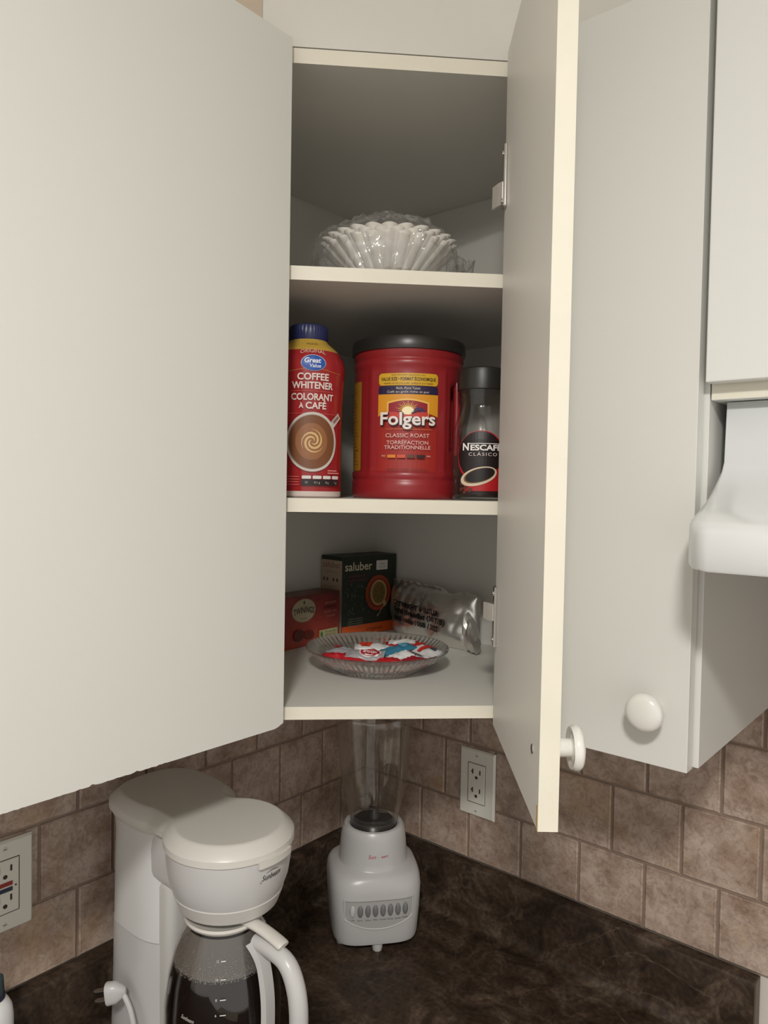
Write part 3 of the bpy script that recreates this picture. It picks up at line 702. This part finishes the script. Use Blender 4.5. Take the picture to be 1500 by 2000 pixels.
P.text('À', -.0145, .1120, .0055, (232, 214, 206), bold=.0002); P.text('CAFÉ', .0040, .1125, .0080, (232, 214, 206), width=.0260, bold=.0003)
P.rect(-.036, .1030, .036, .1035, (210, 90, 80), n=10, nv=1)
P.line([(.0265, .0900), (.0400, .1030)], .0085, (205, 196, 190)); P.line([(.0290, .0935), (.0385, .1015)], .0030, (150, 110, 100))
P.ell(0, .0685, .0335, .0365, (206, 196, 188)); P.ell(-.0004, .0685, .0305, .0335, (150, 140, 134)); P.ell(0, .0685, .0298, .0328, (122, 76, 46))
P.ell(-.001, .0690, .0200, .0225, (150, 100, 62))
for q in range(3):
    P.line([((.0015+.0037*k/4)*math.cos(q*2.094+k*.42), .0690+(.0015+.0040*k/4)*math.sin(q*2.094+k*.42)) for k in range(15)], [.0002+.0026*math.sin(PI*k/14) for k in range(15)], (214, 178, 122))
P.rect(-.0130, .0150, .0390, .0225, (40, 30, 30), r=.001)
for i in range(4):
    P.rect(-.0122+i*.0128, .0232, -.0012+i*.0128, .0272, (220, 214, 210), r=.0012, n=6, nv=2)
    P.text(('15', '0.1 g', '0 g', '1 g')[i], -.0067+i*.0128, .0188, .0026, (200, 190, 186))
for i in range(4): P.rect(-.034, .0160+i*.0032, -.0150, .0166+i*.0032, (220, 120, 110), n=5, nv=1)
P.rect(.019, .0300, .037, .0312, (225, 150, 140), n=5, nv=1); P.rect(.019, .0330, .033, .0342, (225, 150, 140), n=5, nv=1)
P.done('front_label', wb, 'printed front label with lettering and cup of coffee')

# large red coffee canister
FC = V((.3090, -.2765, .7289)); fa = math.atan2(-1.0688-FC.y, .9394-FC.x)
fc = thing('coffee_canister', 'large red plastic ground coffee canister with black lid, middle of the shelf', 'canister', FC)
fp = [(.0715, 0), (.0742, .003), (.0745, .010), (.0745, .022), (.0735, .0235), (.0735, .0265), (.0745, .028), (.0745, .034), (.0728, .036), (.0728, .1700), (.0740, .1720), (.0740, .1775), (.0728, .179), (.0728, .1815), (.0742, .183), (.0742, .1905), (.0748, .1925)]
def wrapd(a): return (a+PI) % (2*PI)-PI
def fr2(r, z, a):
    d = wrapd(a-fa); q = 0
    if .030 < z < .168:
        e = min(1, max(0, (z-.030)/.008), max(0, (.182-z)/.008))
        if abs(d) < .60: q = -.0007                          # label field
        for s0 in (.70, -.70):
            if abs(d-s0) < .045: q = .0010
    if .060 < z < .150:                                        # grip recess on the right side
        e = min(1, (z-.060)/.012, (.150-z)/.008); w0 = max(0, 1-abs((d-1.22)/.36)**4)
        q -= .019*e*w0
    return r+q
fpd = []
for (r0, z0), (r1, z1) in zip(fp, fp[1:]):
    n = max(1, int((z1-z0)/.005)); fpd += [(r0+(r1-r0)*k/n, z0+(z1-z0)*k/n) for k in range(n)]
fpd.append(fp[-1])
obj('canister_body', lathe(fpd, FC, 180, fr2), RED, fc, smooth=True, ang=50)
b = bmesh.new(); g_ = []
for z in (.056, .064, .090, .120, .142, .154):
    k = 1 if .06 < z < .15 else .985
    g_.append(tuple(FC+V((.0715*k*math.cos(fa+1.13), .0715*k*math.sin(fa+1.13), z))))
tube(smoothpath(g_, 5), .0052, 14, b, up=(math.cos(fa+1.13), math.sin(fa+1.13), 0)); obj('grip', b, RED, fc, smooth=True)
obj('lid', lathe([(.0745, .1910), (.0768, .1915), (.0772, .1945), (.0772, .2020), (.0755, .2075), (.0720, .2090), (.0690, .2065), (.001, .2065)], FC, 96), BLACKP, fc, smooth=True)
P = Print(cyl_map(FC, lambda v: .0723, fa, .0723))
def dome(u): return .0125
L0, L1 = -.0395, .0395
P.rect(L0, .0330, L1, .1350, (160, 38, 30), r=.002, nv=10)
P.rect(L0, .1445, L1, .1600, (214, 168, 40), r=.0045)
P.text('SAVE THE MOST DELICIOUS WAY', 0, .1575, .0017, (90, 60, 30), width=.044)
P.text('VALUE SIZE • FORMAT ÉCONOMIQUE', 0, .1524, .0042, (40, 26, 20), width=.0720, bold=.00012)
P.text('MAKES UP TO 315 CUPS • JUSQU\'À 315 TASSES', 0, .1470, .0019, (80, 52, 26), width=.064)
P.rect(L0, .1320, L1, .1440, (38, 26, 62), r=.0040)
P.text('Rich, Pure Taste', 0, .1408, .0030, (220, 206, 200), width=.0300); P.text('Café au goût riche et pur', 0, .1363, .0028, (220, 206, 200), width=.0540)
us = [L0+(L1-L0)*k/30 for k in range(31)]
P.strip(us, lambda u: .1065-.0000+.0075*abs(u/L1)**2*-1+.006, lambda u: .1332, (222, 150, 34), 6)
P.strip([u*.68 for u in us], lambda u: .100, lambda u: .1215+.0060*math.cos(u/.027*1.3), (236, 190, 90), 6)
P.strip([u*.63 for u in us], lambda u: .100, lambda u: .1200+.0055*math.cos(u/.025*1.3), (150, 24, 40), 6)
for k in range(15):
    a = PI*(k+.5)/15; l0, l1 = .003, (.0155 if k % 2 else .0125)
    P.line([(l0*math.cos(a), .1115+l0*math.sin(a)), (l1*math.cos(a), .1115+l1*math.sin(a)*.9)], [.0014, .0002], (244, 200, 90))
P.ell(0, .1120, .0072, .0052, (250, 236, 190))
P.line([(.004, .1085), (.012, .1150), (.016, .1135), (.0235, .1070)], [.001, .004, .005, .004], (60, 40, 90))
P.strip([u*.63 for u in us], lambda u: .100, lambda u: .1090-.0018*math.cos(u*160), (196, 60, 50), 4)
P.text('Folgers', .0008, .1003, .0160, (40, 10, 14), width=.0700, bold=.0011)
P.text('Folgers', 0, .1012, .0160, (236, 224, 218), width=.0690, bold=.0005)
P.rect(-.027, .0885, .030, .0890, (200, 120, 60), n=8, nv=1)
P.text('CLASSIC ROAST', 0, .0805, .0050, (226, 190, 182), width=.0540)
P.text('TORRÉFACTION', 0, .0715, .0048, (226, 190, 182), width=.0510); P.text('TRADITIONNELLE', 0, .0654, .0048, (226, 190, 182), width=.0570)
P.text('MILD', -.0290, .0546, .0022, (220, 190, 180), width=.0052); P.text('DARK', .0262, .0546, .0022, (220, 190, 180), width=.0050)
for i, c in enumerate(((220, 130, 30), (206, 80, 44), (90, 52, 34), (40, 22, 22))): P.rect(-.0240+i*.0118, .0523, -.0140+i*.0118, .0563, c, n=4, nv=2)
P.text('GROUND COFFEE / CAFÉ MOULU', 0, .0330+.004, .0028, (80, 20, 20), width=.0500)
P.done('front_label', fc, 'printed front label with yellow banner, sunrise and white lettering')
P = Print(cyl_map(FC, lambda v: .0735, fa-1.20, .0735))
P.rect(-.018, .036, .0165, .1530, (170, 122, 36), r=.003, nv=8)
for i in range(22): P.rect(-.013, .044+i*.0047, .011-(i % 4)*.003, .0448+i*.0047, (120, 78, 24), n=5, nv=1)
P.done('side_label', fc, 'yellow printed side label')

# instant coffee jar
NC = V((.4220, -.2680, .7289)); na = math.atan2(-1.0688-NC.y, .9394-NC.x)
nj = thing('instant_coffee_jar', 'small glass instant coffee jar with dark lid right of the red canister', 'jar', NC)
npf = [(.0310, 0), (.0345, .002), (.0360, .008), (.0365, .040), (.0365, .070), (.0352, .084), (.0310, .102), (.0275, .114), (.0262, .120), (.0270, .127), (.0295, .137), (.0300, .142)]
obj('glass_body', lathe(npf, NC, 64, cap1=True), GLASSJ, nj, smooth=True, ang=60)
obj('lid', lathe([(.0295, .1385), (.0308, .1395), (.0312, .160), (.0300, .165), (.0270, .1668), (.001, .1668)], NC, 48), mat('dark_lid', (.020, .019, .016), .4), nj, smooth=True)
gr = obj('coffee_granules', lathe([(.031, .004), (.034, .008), (.0345, .052), (.030, .058), (.001, .061)], NC, 40), mat('granules', (.03, .016, .010), .8, bump=.8, bscale=400), nj, smooth=True)
P = Print(cyl_map(NC, interp(npf), na+.03, .0365))
P.strip([-.033+.066*k/24 for k in range(25)], lambda u: .0075, lambda u: .0340+.010*(abs(u)/.033)**2*-1+.006, (34, 18, 16), 4)
P.ell(0, .0545, .0318, .0325, (180, 26, 36)); P.ell(-.0008, .0560, .0300, .0300, (26, 14, 14))
P.strip([-.021+.052*k/20 for k in range(21)], lambda u: .012, lambda u: .0330+.010*(u/.03), (176, 24, 30), 4)
for x, y, r in ((-.024, .021, .0032), (-.019, .016, .0034), (-.025, .014, .003), (-.013, .013, .0033), (-.020, .0105, .003)): P.ell(x, y, r, r*.7, (96, 42, 32), rot=.5); 
P.ell(-.003, .0300, .0235, .0108, (214, 196, 170), rot=.28); P.ell(-.0020, .0310, .0200, .0085, (120, 90, 60), rot=.28); P.ell(-.0010, .0315, .0185, .0078, (24, 14, 12), rot=.28)
P.text('N', -.0190, .0660, .0088, (238, 232, 228), width=.0080, bold=.0004); P.text('ESCAFÉ', .0060, .0650, .0068, (238, 232, 228), width=.0380, bold=.0003)
P.rect(-.0150, .0700, .0240, .0708, (238, 232, 228), n=8, nv=1)
P.text('CLÁSICO', .0020, .0570, .0040, (220, 206, 200), width=.0340, spacing=1.25)
P.done('front_label', nj, 'black and red printed front label with white lettering and cup')

# coffee filters in clear bag on the top shelf
KC = V((.3020, -.3150, .9978))
def flute(r0, r1, h, ph, n=25):
    pts = [(r0*.92, .0), (r0, .004)]
    for k in range(1, 13):
        t = k/12; pts.append((r0+(r1-r0)*(t**1.05)*(1-.10*(1-t)), .004+(h-.004)*t**.92))
    def rf(r, z, a):
        t = min(1, max(0, z)/h); s = 2*abs(math.sin(n*a/2+ph))**.8-1
        return r+(.0008+.0042*t)*s
    return pts, rf
for i, (dz, dr_, ph) in enumerate(((0, 0, 0), (.0040, .0010, 1.3), (.0085, .0014, 2.9))):
    pts, rf = flute(.036-i*.0006, .0850+dr_, .056, ph)
    c = KC+V((.000*i, 0, dz+.0006)); b = lathe(pts+[(pts[-1][0]-.0009, pts[-1][1]), (pts[-1][0]-.004, pts[-1][1]-.003), (.034, .0055)], c, 300, rf, cap0=True, cap1=True)
    k = obj('coffee_filter', b, PAPER, None, smooth=True, ang=50)
    tag(k, ('outermost white fluted paper coffee filter at the bottom of the bagged stack', 'white fluted paper coffee filter nested second in the bagged stack', 'topmost white fluted paper coffee filter nested in the bagged stack')[i], 'coffee filter', 'paper coffee filters stacked in the clear bag')
b = bmesh.new(); bmesh.ops.create_icosphere(b, subdivisions=6, radius=1)
KB = KC
for v in b.verts:
    d = v.co.copy(); x, y, z = d
    hz = .100*(abs(z)**.7) if z > 0 else 0
    rr = .0960*(1-.10*max(0, z)) 
    p = V((x*rr, y*rr, hz if z > 0 else 0))
    if z <= 0: p = V((x*(.045+.058*math.sqrt(max(0, 1-abs(z)))), y*(.045+.058*math.sqrt(max(0, 1-abs(z)))), .0002+.04*(1-min(1, abs(z)*1.4)) if abs(z) < .71 else .0002))
    q = noise.noise(d*3.3+V((3, 1, 7)))*.008+abs(noise.noise(d*8))*.008+noise.noise(d*19)*.0022
    nrm = d.normalized()
    p += nrm*q*(1 if z > -.3 else .1)
    lt = max(0, 1-(d-V((-.62, -.68, .42)).normalized()).length/.5); p += V((-.008, -.006, .016))*lt
    rt = max(0, 1-(d-V((.66, .62, .0)).normalized()).length/.35); p += V((.007, .006, .012))*rt
    p.z = max(.0003, p.z); v.co = KB+p
bag = obj('plastic_bag', b, FILM, None, smooth=True, ang=70)
tag(bag, 'crumpled clear plastic bag around the coffee filters on the top shelf', 'bag')





# tea boxes
def sbox(name, A, ud, L, dep, H, m, label, cat='box'):
    A = V(A); U = V(ud).normalized(); N = V((U.y, -U.x, 0))      # N points to the front (towards the room)
    t = thing(name, label, cat, A+U*L/2-N*dep/2)
    c = [A, A+U*L, A+U*L-N*dep, A-N*dep]
    b = prism([(p.x, p.y) for p in c], A.z, A.z+H, .0006, 1); obj('carton', b, m, t); return t, A, U, N
zs = .4830
DG = mat('dark_green_carton', (.020, .026, .017), .5, var=.25, vscale=30)
t, A, U, N = sbox('tea_box', (.0700, -.1490, zs), (.10, 1, 0), .1315, .0560, .1400, DG, 'tall dark green tea carton in the back corner of the bottom shelf')
P = Print(plane_map(A, U, N), 1.3)
P.rect(.0006, .0006, .1264, .0185, (168, 72, 26)); P.text('organic', .078, .0090, .0075, (92, 40, 22), width=.040)
P.text('saluber', .0380, .1215, .0150, (168, 162, 140), width=.0640, bold=.0002)
P.rect(.0800, .1130, .1080, .1300, (178, 174, 170), r=.001); P.text('Rooibos', .094, .1240, .0028, (90, 80, 80)); P.text('20 ct 4.99', .094, .1180, .0026, (90, 80, 80))
P.text('CHAI MASALA', .0330, .1050, .0042, (110, 44, 62), width=.040); P.text('rooibos herbal', .0330, .0980, .0038, (110, 44, 62), width=.042)
P.ell(.0850, .0720, .0310, .0320, (122, 50, 28)); P.ell(.0850, .0720, .0245, .0265, (100, 36, 24)); P.ell(.0860, .0720, .0200, .0230, (142, 120, 78)); P.ell(.0860, .0720, .0165, .0195, (94, 76, 40))
for k in range(7):
    a = k*.9; P.ell(.0860+.009*math.cos(a), .0720+.010*math.sin(a), .0035, .0018, (72, 66, 30), rot=a)
P.line([(.0820, .0300), (.0880, .0360), (.0975, .0490)], [.003, .0016, .0016], (120, 112, 90)); P.ell(.1000, .0520, .0042, .0055, (130, 118, 92))
rnd = random.Random(3)
for k in range(34):
    x, y, a = rnd.uniform(.004, .062), rnd.uniform(.036, .088), rnd.uniform(.2, 2.6); l = rnd.uniform(.004, .010)
    P.line([(x, y), (x+l*.5*math.cos(a), y+l*.5*math.sin(a)), (x+l*math.cos(a), y+l*math.sin(a))], [.0004, .0030, .0003], rnd.choice(((52, 70, 58), (60, 64, 60), (44, 60, 44))))
for i in range(4): P.text(('rooibos cinnamon', 'ginger cardamom', 'clove pepper', '20 tea bags')[i], .0260, .0320-i*.0040, .0026, (110, 112, 100), width=.034)
P.done('printed_front', t, 'printed front with lettering, bowl and leaves')
A2 = A-N*.0560
P = Print(plane_map(A2, N, -U), 1.25)
P.rect(-.0000+.0006, .0006, .0554, .1330, (150, 134, 116)); P.rect(.0006, .1330, .0554, .1396, (24, 28, 20))
P.text('saluber', .0285, .1245, .0105, (112, 84, 70), width=.0480)
P.text('herbal tea', .0285, .1130, .0040, (130, 100, 84), width=.036)
for x in (.008, .017, .034, .044): P.ell(x, .0990, .0022, .0034, (60, 54, 40)); 
for i in range(11): P.rect(.008, .040+i*.0047, .048-(i % 3)*.003, .0407+i*.0047, (118, 98, 82), n=4, nv=1)
P.done('printed_side', t, 'pale printed side panel')

def tea_mat():
    m = bpy.data.materials.new('red_tea_carton'); m.use_nodes = True; nt = m.node_tree; b = nt.nodes['Principled BSDF']
    g = nt.nodes.new('ShaderNodeTexCoord'); sx = nt.nodes.new('ShaderNodeSeparateXYZ'); nt.links.new(g.outputs['Object'], sx.inputs[0])
    n = nt.nodes.new('ShaderNodeTexNoise'); n.inputs['Scale'].default_value = 22; n.inputs['Detail'].default_value = 4; nt.links.new(g.outputs['Object'], n.inputs['Vector'])
    ma = nt.nodes.new('ShaderNodeMath'); ma.operation = 'MULTIPLY_ADD'; ma.inputs[1].default_value = 9; nt.links.new(sx.outputs['Z'], ma.inputs[0])
    mb = nt.nodes.new('ShaderNodeMath'); mb.operation = 'SUBTRACT'; nt.links.new(n.outputs['Fac'], mb.inputs[0]); mb.inputs[1].default_value = .45; nt.links.new(mb.outputs[0], ma.inputs[2])
    cr = nt.nodes.new('ShaderNodeValToRGB'); e = cr.color_ramp.elements
    e[0].position = 0; e[0].color = (.42, .055, .022, 1); e[1].position = .95; e[1].color = (.05, .014, .014, 1); q = e.new(.55); q.color = (.27, .022, .018, 1)
    nt.links.new(ma.outputs[0], cr.inputs[0]); nt.links.new(cr.outputs[0], b.inputs['Base Color']); b.inputs['Roughness'].default_value = .35; return m
t, A, U, N = sbox('tea_box', (.0760, -.2960, zs), (-.045, 1, 0), .1420, .0480, .0830, tea_mat(), 'low red tea carton with oval cream badge, left of the plate')
P = Print(plane_map(A, U, N)); B0 = .1420
P.ell(B0-.0880, .0590, .0285, .0195, (126, 98, 60)); P.ell(B0-.0880, .0590, .0272, .0185, (172, 160, 132))
P.text('TWININGS', B0-.0880, .0595, .0100, (40, 36, 28), width=.0480, arc=-5.5, bold=.0002); P.text('of London', B0-.0880, .0460, .0030, (90, 78, 56), width=.016)
P.ell(B0-.0880, .0720, .0020, .0028, (70, 60, 40)); P.rect(B0-.0960, .0667, B0-.0800, .0671, (110, 96, 70), n=4, nv=1)
for i, (t_, h, wd) in enumerate((('ENGLISH', .0038, .026), ('BREAKFAST', .0046, .034), ('BLACK TEA', .0036, .030), ('THÉ NOIR', .0034, .022))): P.text(t_, B0-.0240, .0655-i*.0075, h, (190, 140, 110) if i != 1 else (60, 24, 30), width=wd)
P.rect(B0-.0520, .0080, B0-.0060, .0215, (182, 176, 130), r=.0008)
P.text('20 tea bags', B0-.0240, .0170, .0032, (70, 96, 50), width=.028); P.text('NET WT 40 g', B0-.0240, .0120, .0028, (90, 90, 60), width=.026); P.ell(B0-.0460, .0145, .0030, .0045, (70, 120, 76))
P.ell(B0-.1000, .0200, .0120, .0095, (92, 28, 18)); P.ell(B0-.0760, .0180, .0110, .0075, (104, 32, 20))
P.done('printed_front', t, 'printed front with oval cream badge')

# foil pouch of tea bags
fb = thing('foil_pouch', 'crumpled silver foil pouch with black lettering, behind and right of the plate', 'pouch', (.185, -.045, zs))
FO = V((.0820, -.0200, zs)); FU = V((.215, -.050, 0)).normalized(); FN = V((FU.y, -FU.x, 0)); FL = .2230; FH = .0960
def fdepth(u, v):
    s = u/FL; t_ = v/FH
    env = max(0, 1-abs(2*s-1)**3.2)**.7*max(0, 1-abs(2*t_-.84)**2.4)**.6
    q = .030*env
    q += .0065*noise.noise(V((u*26, v*34, 2)))*min(1, env*3+.25)+.0042*abs(noise.noise(V((u*45, v*36, 5))))
    return q+.004
def foutl(s, t_):
    u = s*FL; v = t_*(FH*(1-.10*s)+.006*noise.noise(V((s*5, 8, 0)))+.004*noise.noise(V((s*16, 3, 0)))); return u, v
def fpt(u, v, o, side=1):
    d = fdepth(u, v); p = FO+FU*u+FN*((d+o) if side == 1 else -.0015-.003*abs(noise.noise(V((u*40, v*40, 1)))))+V((0, 0, v)); 
    return p
b = bmesh.new(); nu, nv = 90, 46
for side in (1, 0):
    g = [[b.verts.new(fpt(*foutl(i/nu, j/nv), 0, side)) for j in range(nv+1)] for i in range(nu+1)]
    for i in range(nu):
        for j in range(nv): b.faces.new((g[i][j], g[i+1][j], g[i+1][j+1], g[i][j+1]))
    if side: G1 = g
    else:
        bd = lambda q: [q[i][0] for i in range(nu+1)]+[q[nu][j] for j in range(1, nv+1)]+[q[i][nv] for i in range(nu-1, -1, -1)]+[q[0][j] for j in range(nv-1, 0, -1)]
        a_, c_ = bd(G1), bd(g)
        for i in range(len(a_)): j = (i+1) % len(a_); b.faces.new((a_[i], a_[j], c_[j], c_[i]))
FOIL = mat('foil', (.76, .74, .70), .32, metal=.9, bump=.3, bscale=60)
obj('pouch_body', b, FOIL, fb, smooth=True, ang=60)
b = bmesh.new(); E0 = FO+FU*(FL-.010)+FN*.012   # gathered end
rg = []
for k in range(9):
    t_ = k/8; c = E0+FU*(.030*t_)+FN*(.010*t_)+V((0, 0, .034-.020*t_))
    rg.append([c+(FN*math.cos(2*PI*i/16)*(.016-.008*t_)+V((0, 0, 1))*math.sin(2*PI*i/16)*(.030-.018*t_))*(1+.35*noise.noise(V((i*1.7, k*.8, 3)))) for i in range(16)])
    for q in rg[-1]: q.z = max(q.z, zs+.0008)
loft(rg, bm=b); obj('gathered_end', b, FOIL, fb, smooth=True, ang=25)
P = Print(lambda u, v, o: fpt(u, v, o+.0016))
for t_, u, v, wd in (('CARTWRIGHT & BUTLER', .098, .0560, .128), ('English Breakfast (30 T/B)', .106, .0440, .142), ('Batch codes 1068 / 2022', .102, .0310, .124)):
    P.text(t_, u, v-.000, .0085, (24, 22, 20), width=wd, bold=.0005, rot=-.035)
P.done('lettering', fb, 'black printed lettering on the foil')

# ------------------------------------------------------------------ pressed glass plate and sweets
GC = V((.2560, -.2700, .4830))
gp = thing('glass_plate', 'clear ribbed glass plate of wrapped candies on the bottom shelf', 'plate', GC)
outp = [(.001, .0), (.058, .0), (.062, .0008), (.066, .004), (.078, .0135), (.092, .0235), (.1000, .0300), (.1025, .0325)]
inp = [(.1015, .0340), (.0990, .0328), (.0905, .0262), (.0765, .0165), (.0640, .0070), (.058, .0038), (.001, .0036)]
def prf(r, z, a):
    if .064 < r and z < .0315: return r+.0017*math.cos(72*a)*min(1, (r-.064)/.01)
    return r
seg = 288
b = loft([[(GC.x+prf(r, z, 2*PI*k/seg)*math.cos(2*PI*k/seg), GC.y+prf(r, z, 2*PI*k/seg)*math.sin(2*PI*k/seg), GC.z+z) for k in range(seg)] for r, z in outp]+
         [[(GC.x+r*math.cos(2*PI*k/seg), GC.y+r*math.sin(2*PI*k/seg), GC.z+z) for k in range(seg)] for r, z in inp])
obj('dish', b, GLASSP, gp, smooth=True, ang=40)
ew = V((.7071, .7071, 0)); eh = V((.7071, -.7071, 0))    # to the right / to the front in view
SIL = (172, 168, 170); RD = (190, 30, 40); WH = (226, 224, 222); BLU = (60, 130, 160)
def candy(e, h, z, rot, L, W, base, label, spots=(), txt=None, tilt=0.0, roll=.12, th=.0052, foil=False):
    c = GC+ew*e+eh*h+V((0, 0, z)); a = rot; u = ew*math.cos(a)+eh*math.sin(a); v = u.cross(V((0, 0, 1))); 
    u = (u+V((0, 0, tilt))).normalized(); v = (v-V((0, 0, roll))).normalized() if v.dot(eh) > 0 else (v+V((0, 0, roll))).normalized(); n_ = v.cross(u).normalized()
    if n_.z < 0: n_ = -n_
    t = thing('wrapped_candy', label, 'candy', c, 'wrapped candies on the glass plate')
    m = mat('wrap_%d_%d_%d' % base, srgb(*base), .3, bump=.4, bscale=150, spec=.6); bb = bmesh.new(); nu, nv = 16, 9; G_ = []
    sd = random.random()*50
    def H(x, y):
        env = max(0, 1-abs(x)**4)*max(0, 1-abs(y)**2.5); crimp = .0006*math.cos(x*60) if abs(x) > .8 else 0
        return th*env+crimp+.0024*noise.noise(V((x*3+sd, y*3, 0)))*max(.2, 1-abs(x)**6)
    for sgn in (1, -1):
        g = [[bb.verts.new(c+u*(L/2*(2*i/nu-1))+v*(W/2*(2*j/nv-1))*(1-.10*(1-abs(2*i/nu-1)))+n_*(sgn*abs(H(2*i/nu-1, 2*j/nv-1))*(1 if sgn > 0 else .3)+.0004*sgn)) for j in range(nv+1)] for i in range(nu+1)]
        for i in range(nu):
            for j in range(nv): bb.faces.new((g[i][j], g[i+1][j], g[i+1][j+1], g[i][j+1]))
        if sgn == 1: g1 = g
    bd = lambda q: [q[i][0] for i in range(nu+1)]+[q[nu][j] for j in range(1, nv+1)]+[q[i][nv] for i in range(nu-1, -1, -1)]+[q[0][j] for j in range(nv-1, 0, -1)]
    a_, c_ = bd(g1), bd(g)
    for i in range(len(a_)): j = (i+1) % len(a_); bb.faces.new((a_[i], a_[j], c_[j], c_[i]))
    obj('wrapper', bb, m, t, smooth=True, ang=60)
    if spots or txt:
        P = Print(lambda x, y, o: c+u*x-v*y+n_*(abs(H(2*x/L, -2*y/W))+.0013+o))
        for s in spots:
            if s[0] == 'e': P.ell(*s[1:5], s[5])
            elif s[0] == 'r': P.rect(*s[1:5], s[5], n=8, nv=4)
        if txt: P.text(txt[0], txt[1], txt[2], txt[3], txt[4], width=txt[5], bold=.0002, shear=.2)
        P.done('wrapper_print', t)
    return t
candy(-.056, .020, .0215, .25, .050, .020, RD, 'red wrapped candy lying nearest the left rim of the glass plate')
candy(-.036, .042, .0205, .10, .046, .020, RD, 'red wrapped candy at the front left, under the silver one with red oval')
candy(.010, .050, .0210, -.15, .044, .020, RD, 'red wrapped candy at the front centre of the plate')
candy(.048, .036, .0200, .5, .044, .020, (150, 26, 38), 'dark red wrapped candy at the front right, half hidden')
candy(-.046, -.014, .0215, .7, .050, .024, (170, 168, 170), 'plain silver wrapped candy at the left of the plate', spots=(('e', -.014, .002, .006, .005, RD),))
candy(-.020, .036, .0275, .28, .054, .025, SIL, 'silver wrapped candy with red oval and white script, front left', spots=(('e', .008, 0, .0150, .0095, WH), ('e', .008, 0, .0136, .0082, (170, 28, 40))), txt=('KitKat', .008, 0, .0060, (236, 226, 226), .0200), tilt=.02, roll=.40)
candy(-.004, -.018, .0265, .05, .056, .024, WH, 'white wrapped candy with orange-red round spot, at the back centre', spots=(('e', -.012, 0, .0095, .0085, (206, 60, 36)),), tilt=-.05)
candy(.028, .000, .0275, -.55, .058, .022, BLU, 'blue wrapped candy at the middle of the plate', tilt=.10, spots=(('r', .004, -.007, .016, .006, (96, 160, 184)),))
candy(.030, .030, .0250, -.45, .036, .020, (232, 231, 228), 'plain white wrapped candy tipped up at the front centre', tilt=.16)
candy(.040, -.040, .0265, .15, .050, .026, RD, 'white wrapped candy with red border at the back right', spots=(('r', -.020, -.009, .020, .009, WH),), tilt=.06)
candy(.068, -.006, .0255, 1.05, .062, .032, WH, 'white wrapped candy with broad red stripes nearest the right rim', spots=(('r', -.022, -.014, -.008, .014, (206, 40, 32)), ('r', .002, -.014, .010, .014, (200, 44, 40)), ('e', .018, .004, .006, .005, (70, 66, 74))), tilt=-.05)
candy(.060, .026, .0180, .3, .040, .020, (196, 196, 200), 'silver and white wrapped candy at the front right under the striped one', tilt=.04)
candy(.004, -.050, .0140, .0, .050, .022, (150, 148, 150), 'grey silver wrapped candy at the back of the plate, under the others')

# ------------------------------------------------------------------ bottle at the lower left corner
QC = V((.0700, -.7210, 0))
qb = thing('small_bottle', 'small white bottle with dark teal cap at the lower left corner', 'bottle', QC)
obj('bottle_body', lathe([(.020, 0), (.022, .003), (.0225, .010), (.0225, .125), (.021, .137), (.017, .145), (.012, .149)], QC, 40), mat('gloss_white', (.75, .75, .74), .25), qb, smooth=True)
obj('cap_ring', lathe([(.0130, .1485), (.0135, .149), (.0135, .1535), (.013, .154)], QC, 32), mat('navy_plastic', (.015, .017, .04), .4), qb, smooth=True)
obj('cap', lathe([(.0125, .154), (.0128, .1545), (.0118, .172), (.0095, .174), (.001, .1742)], QC, 32), mat('teal_plastic', (.035, .06, .065), .4), qb, smooth=True)
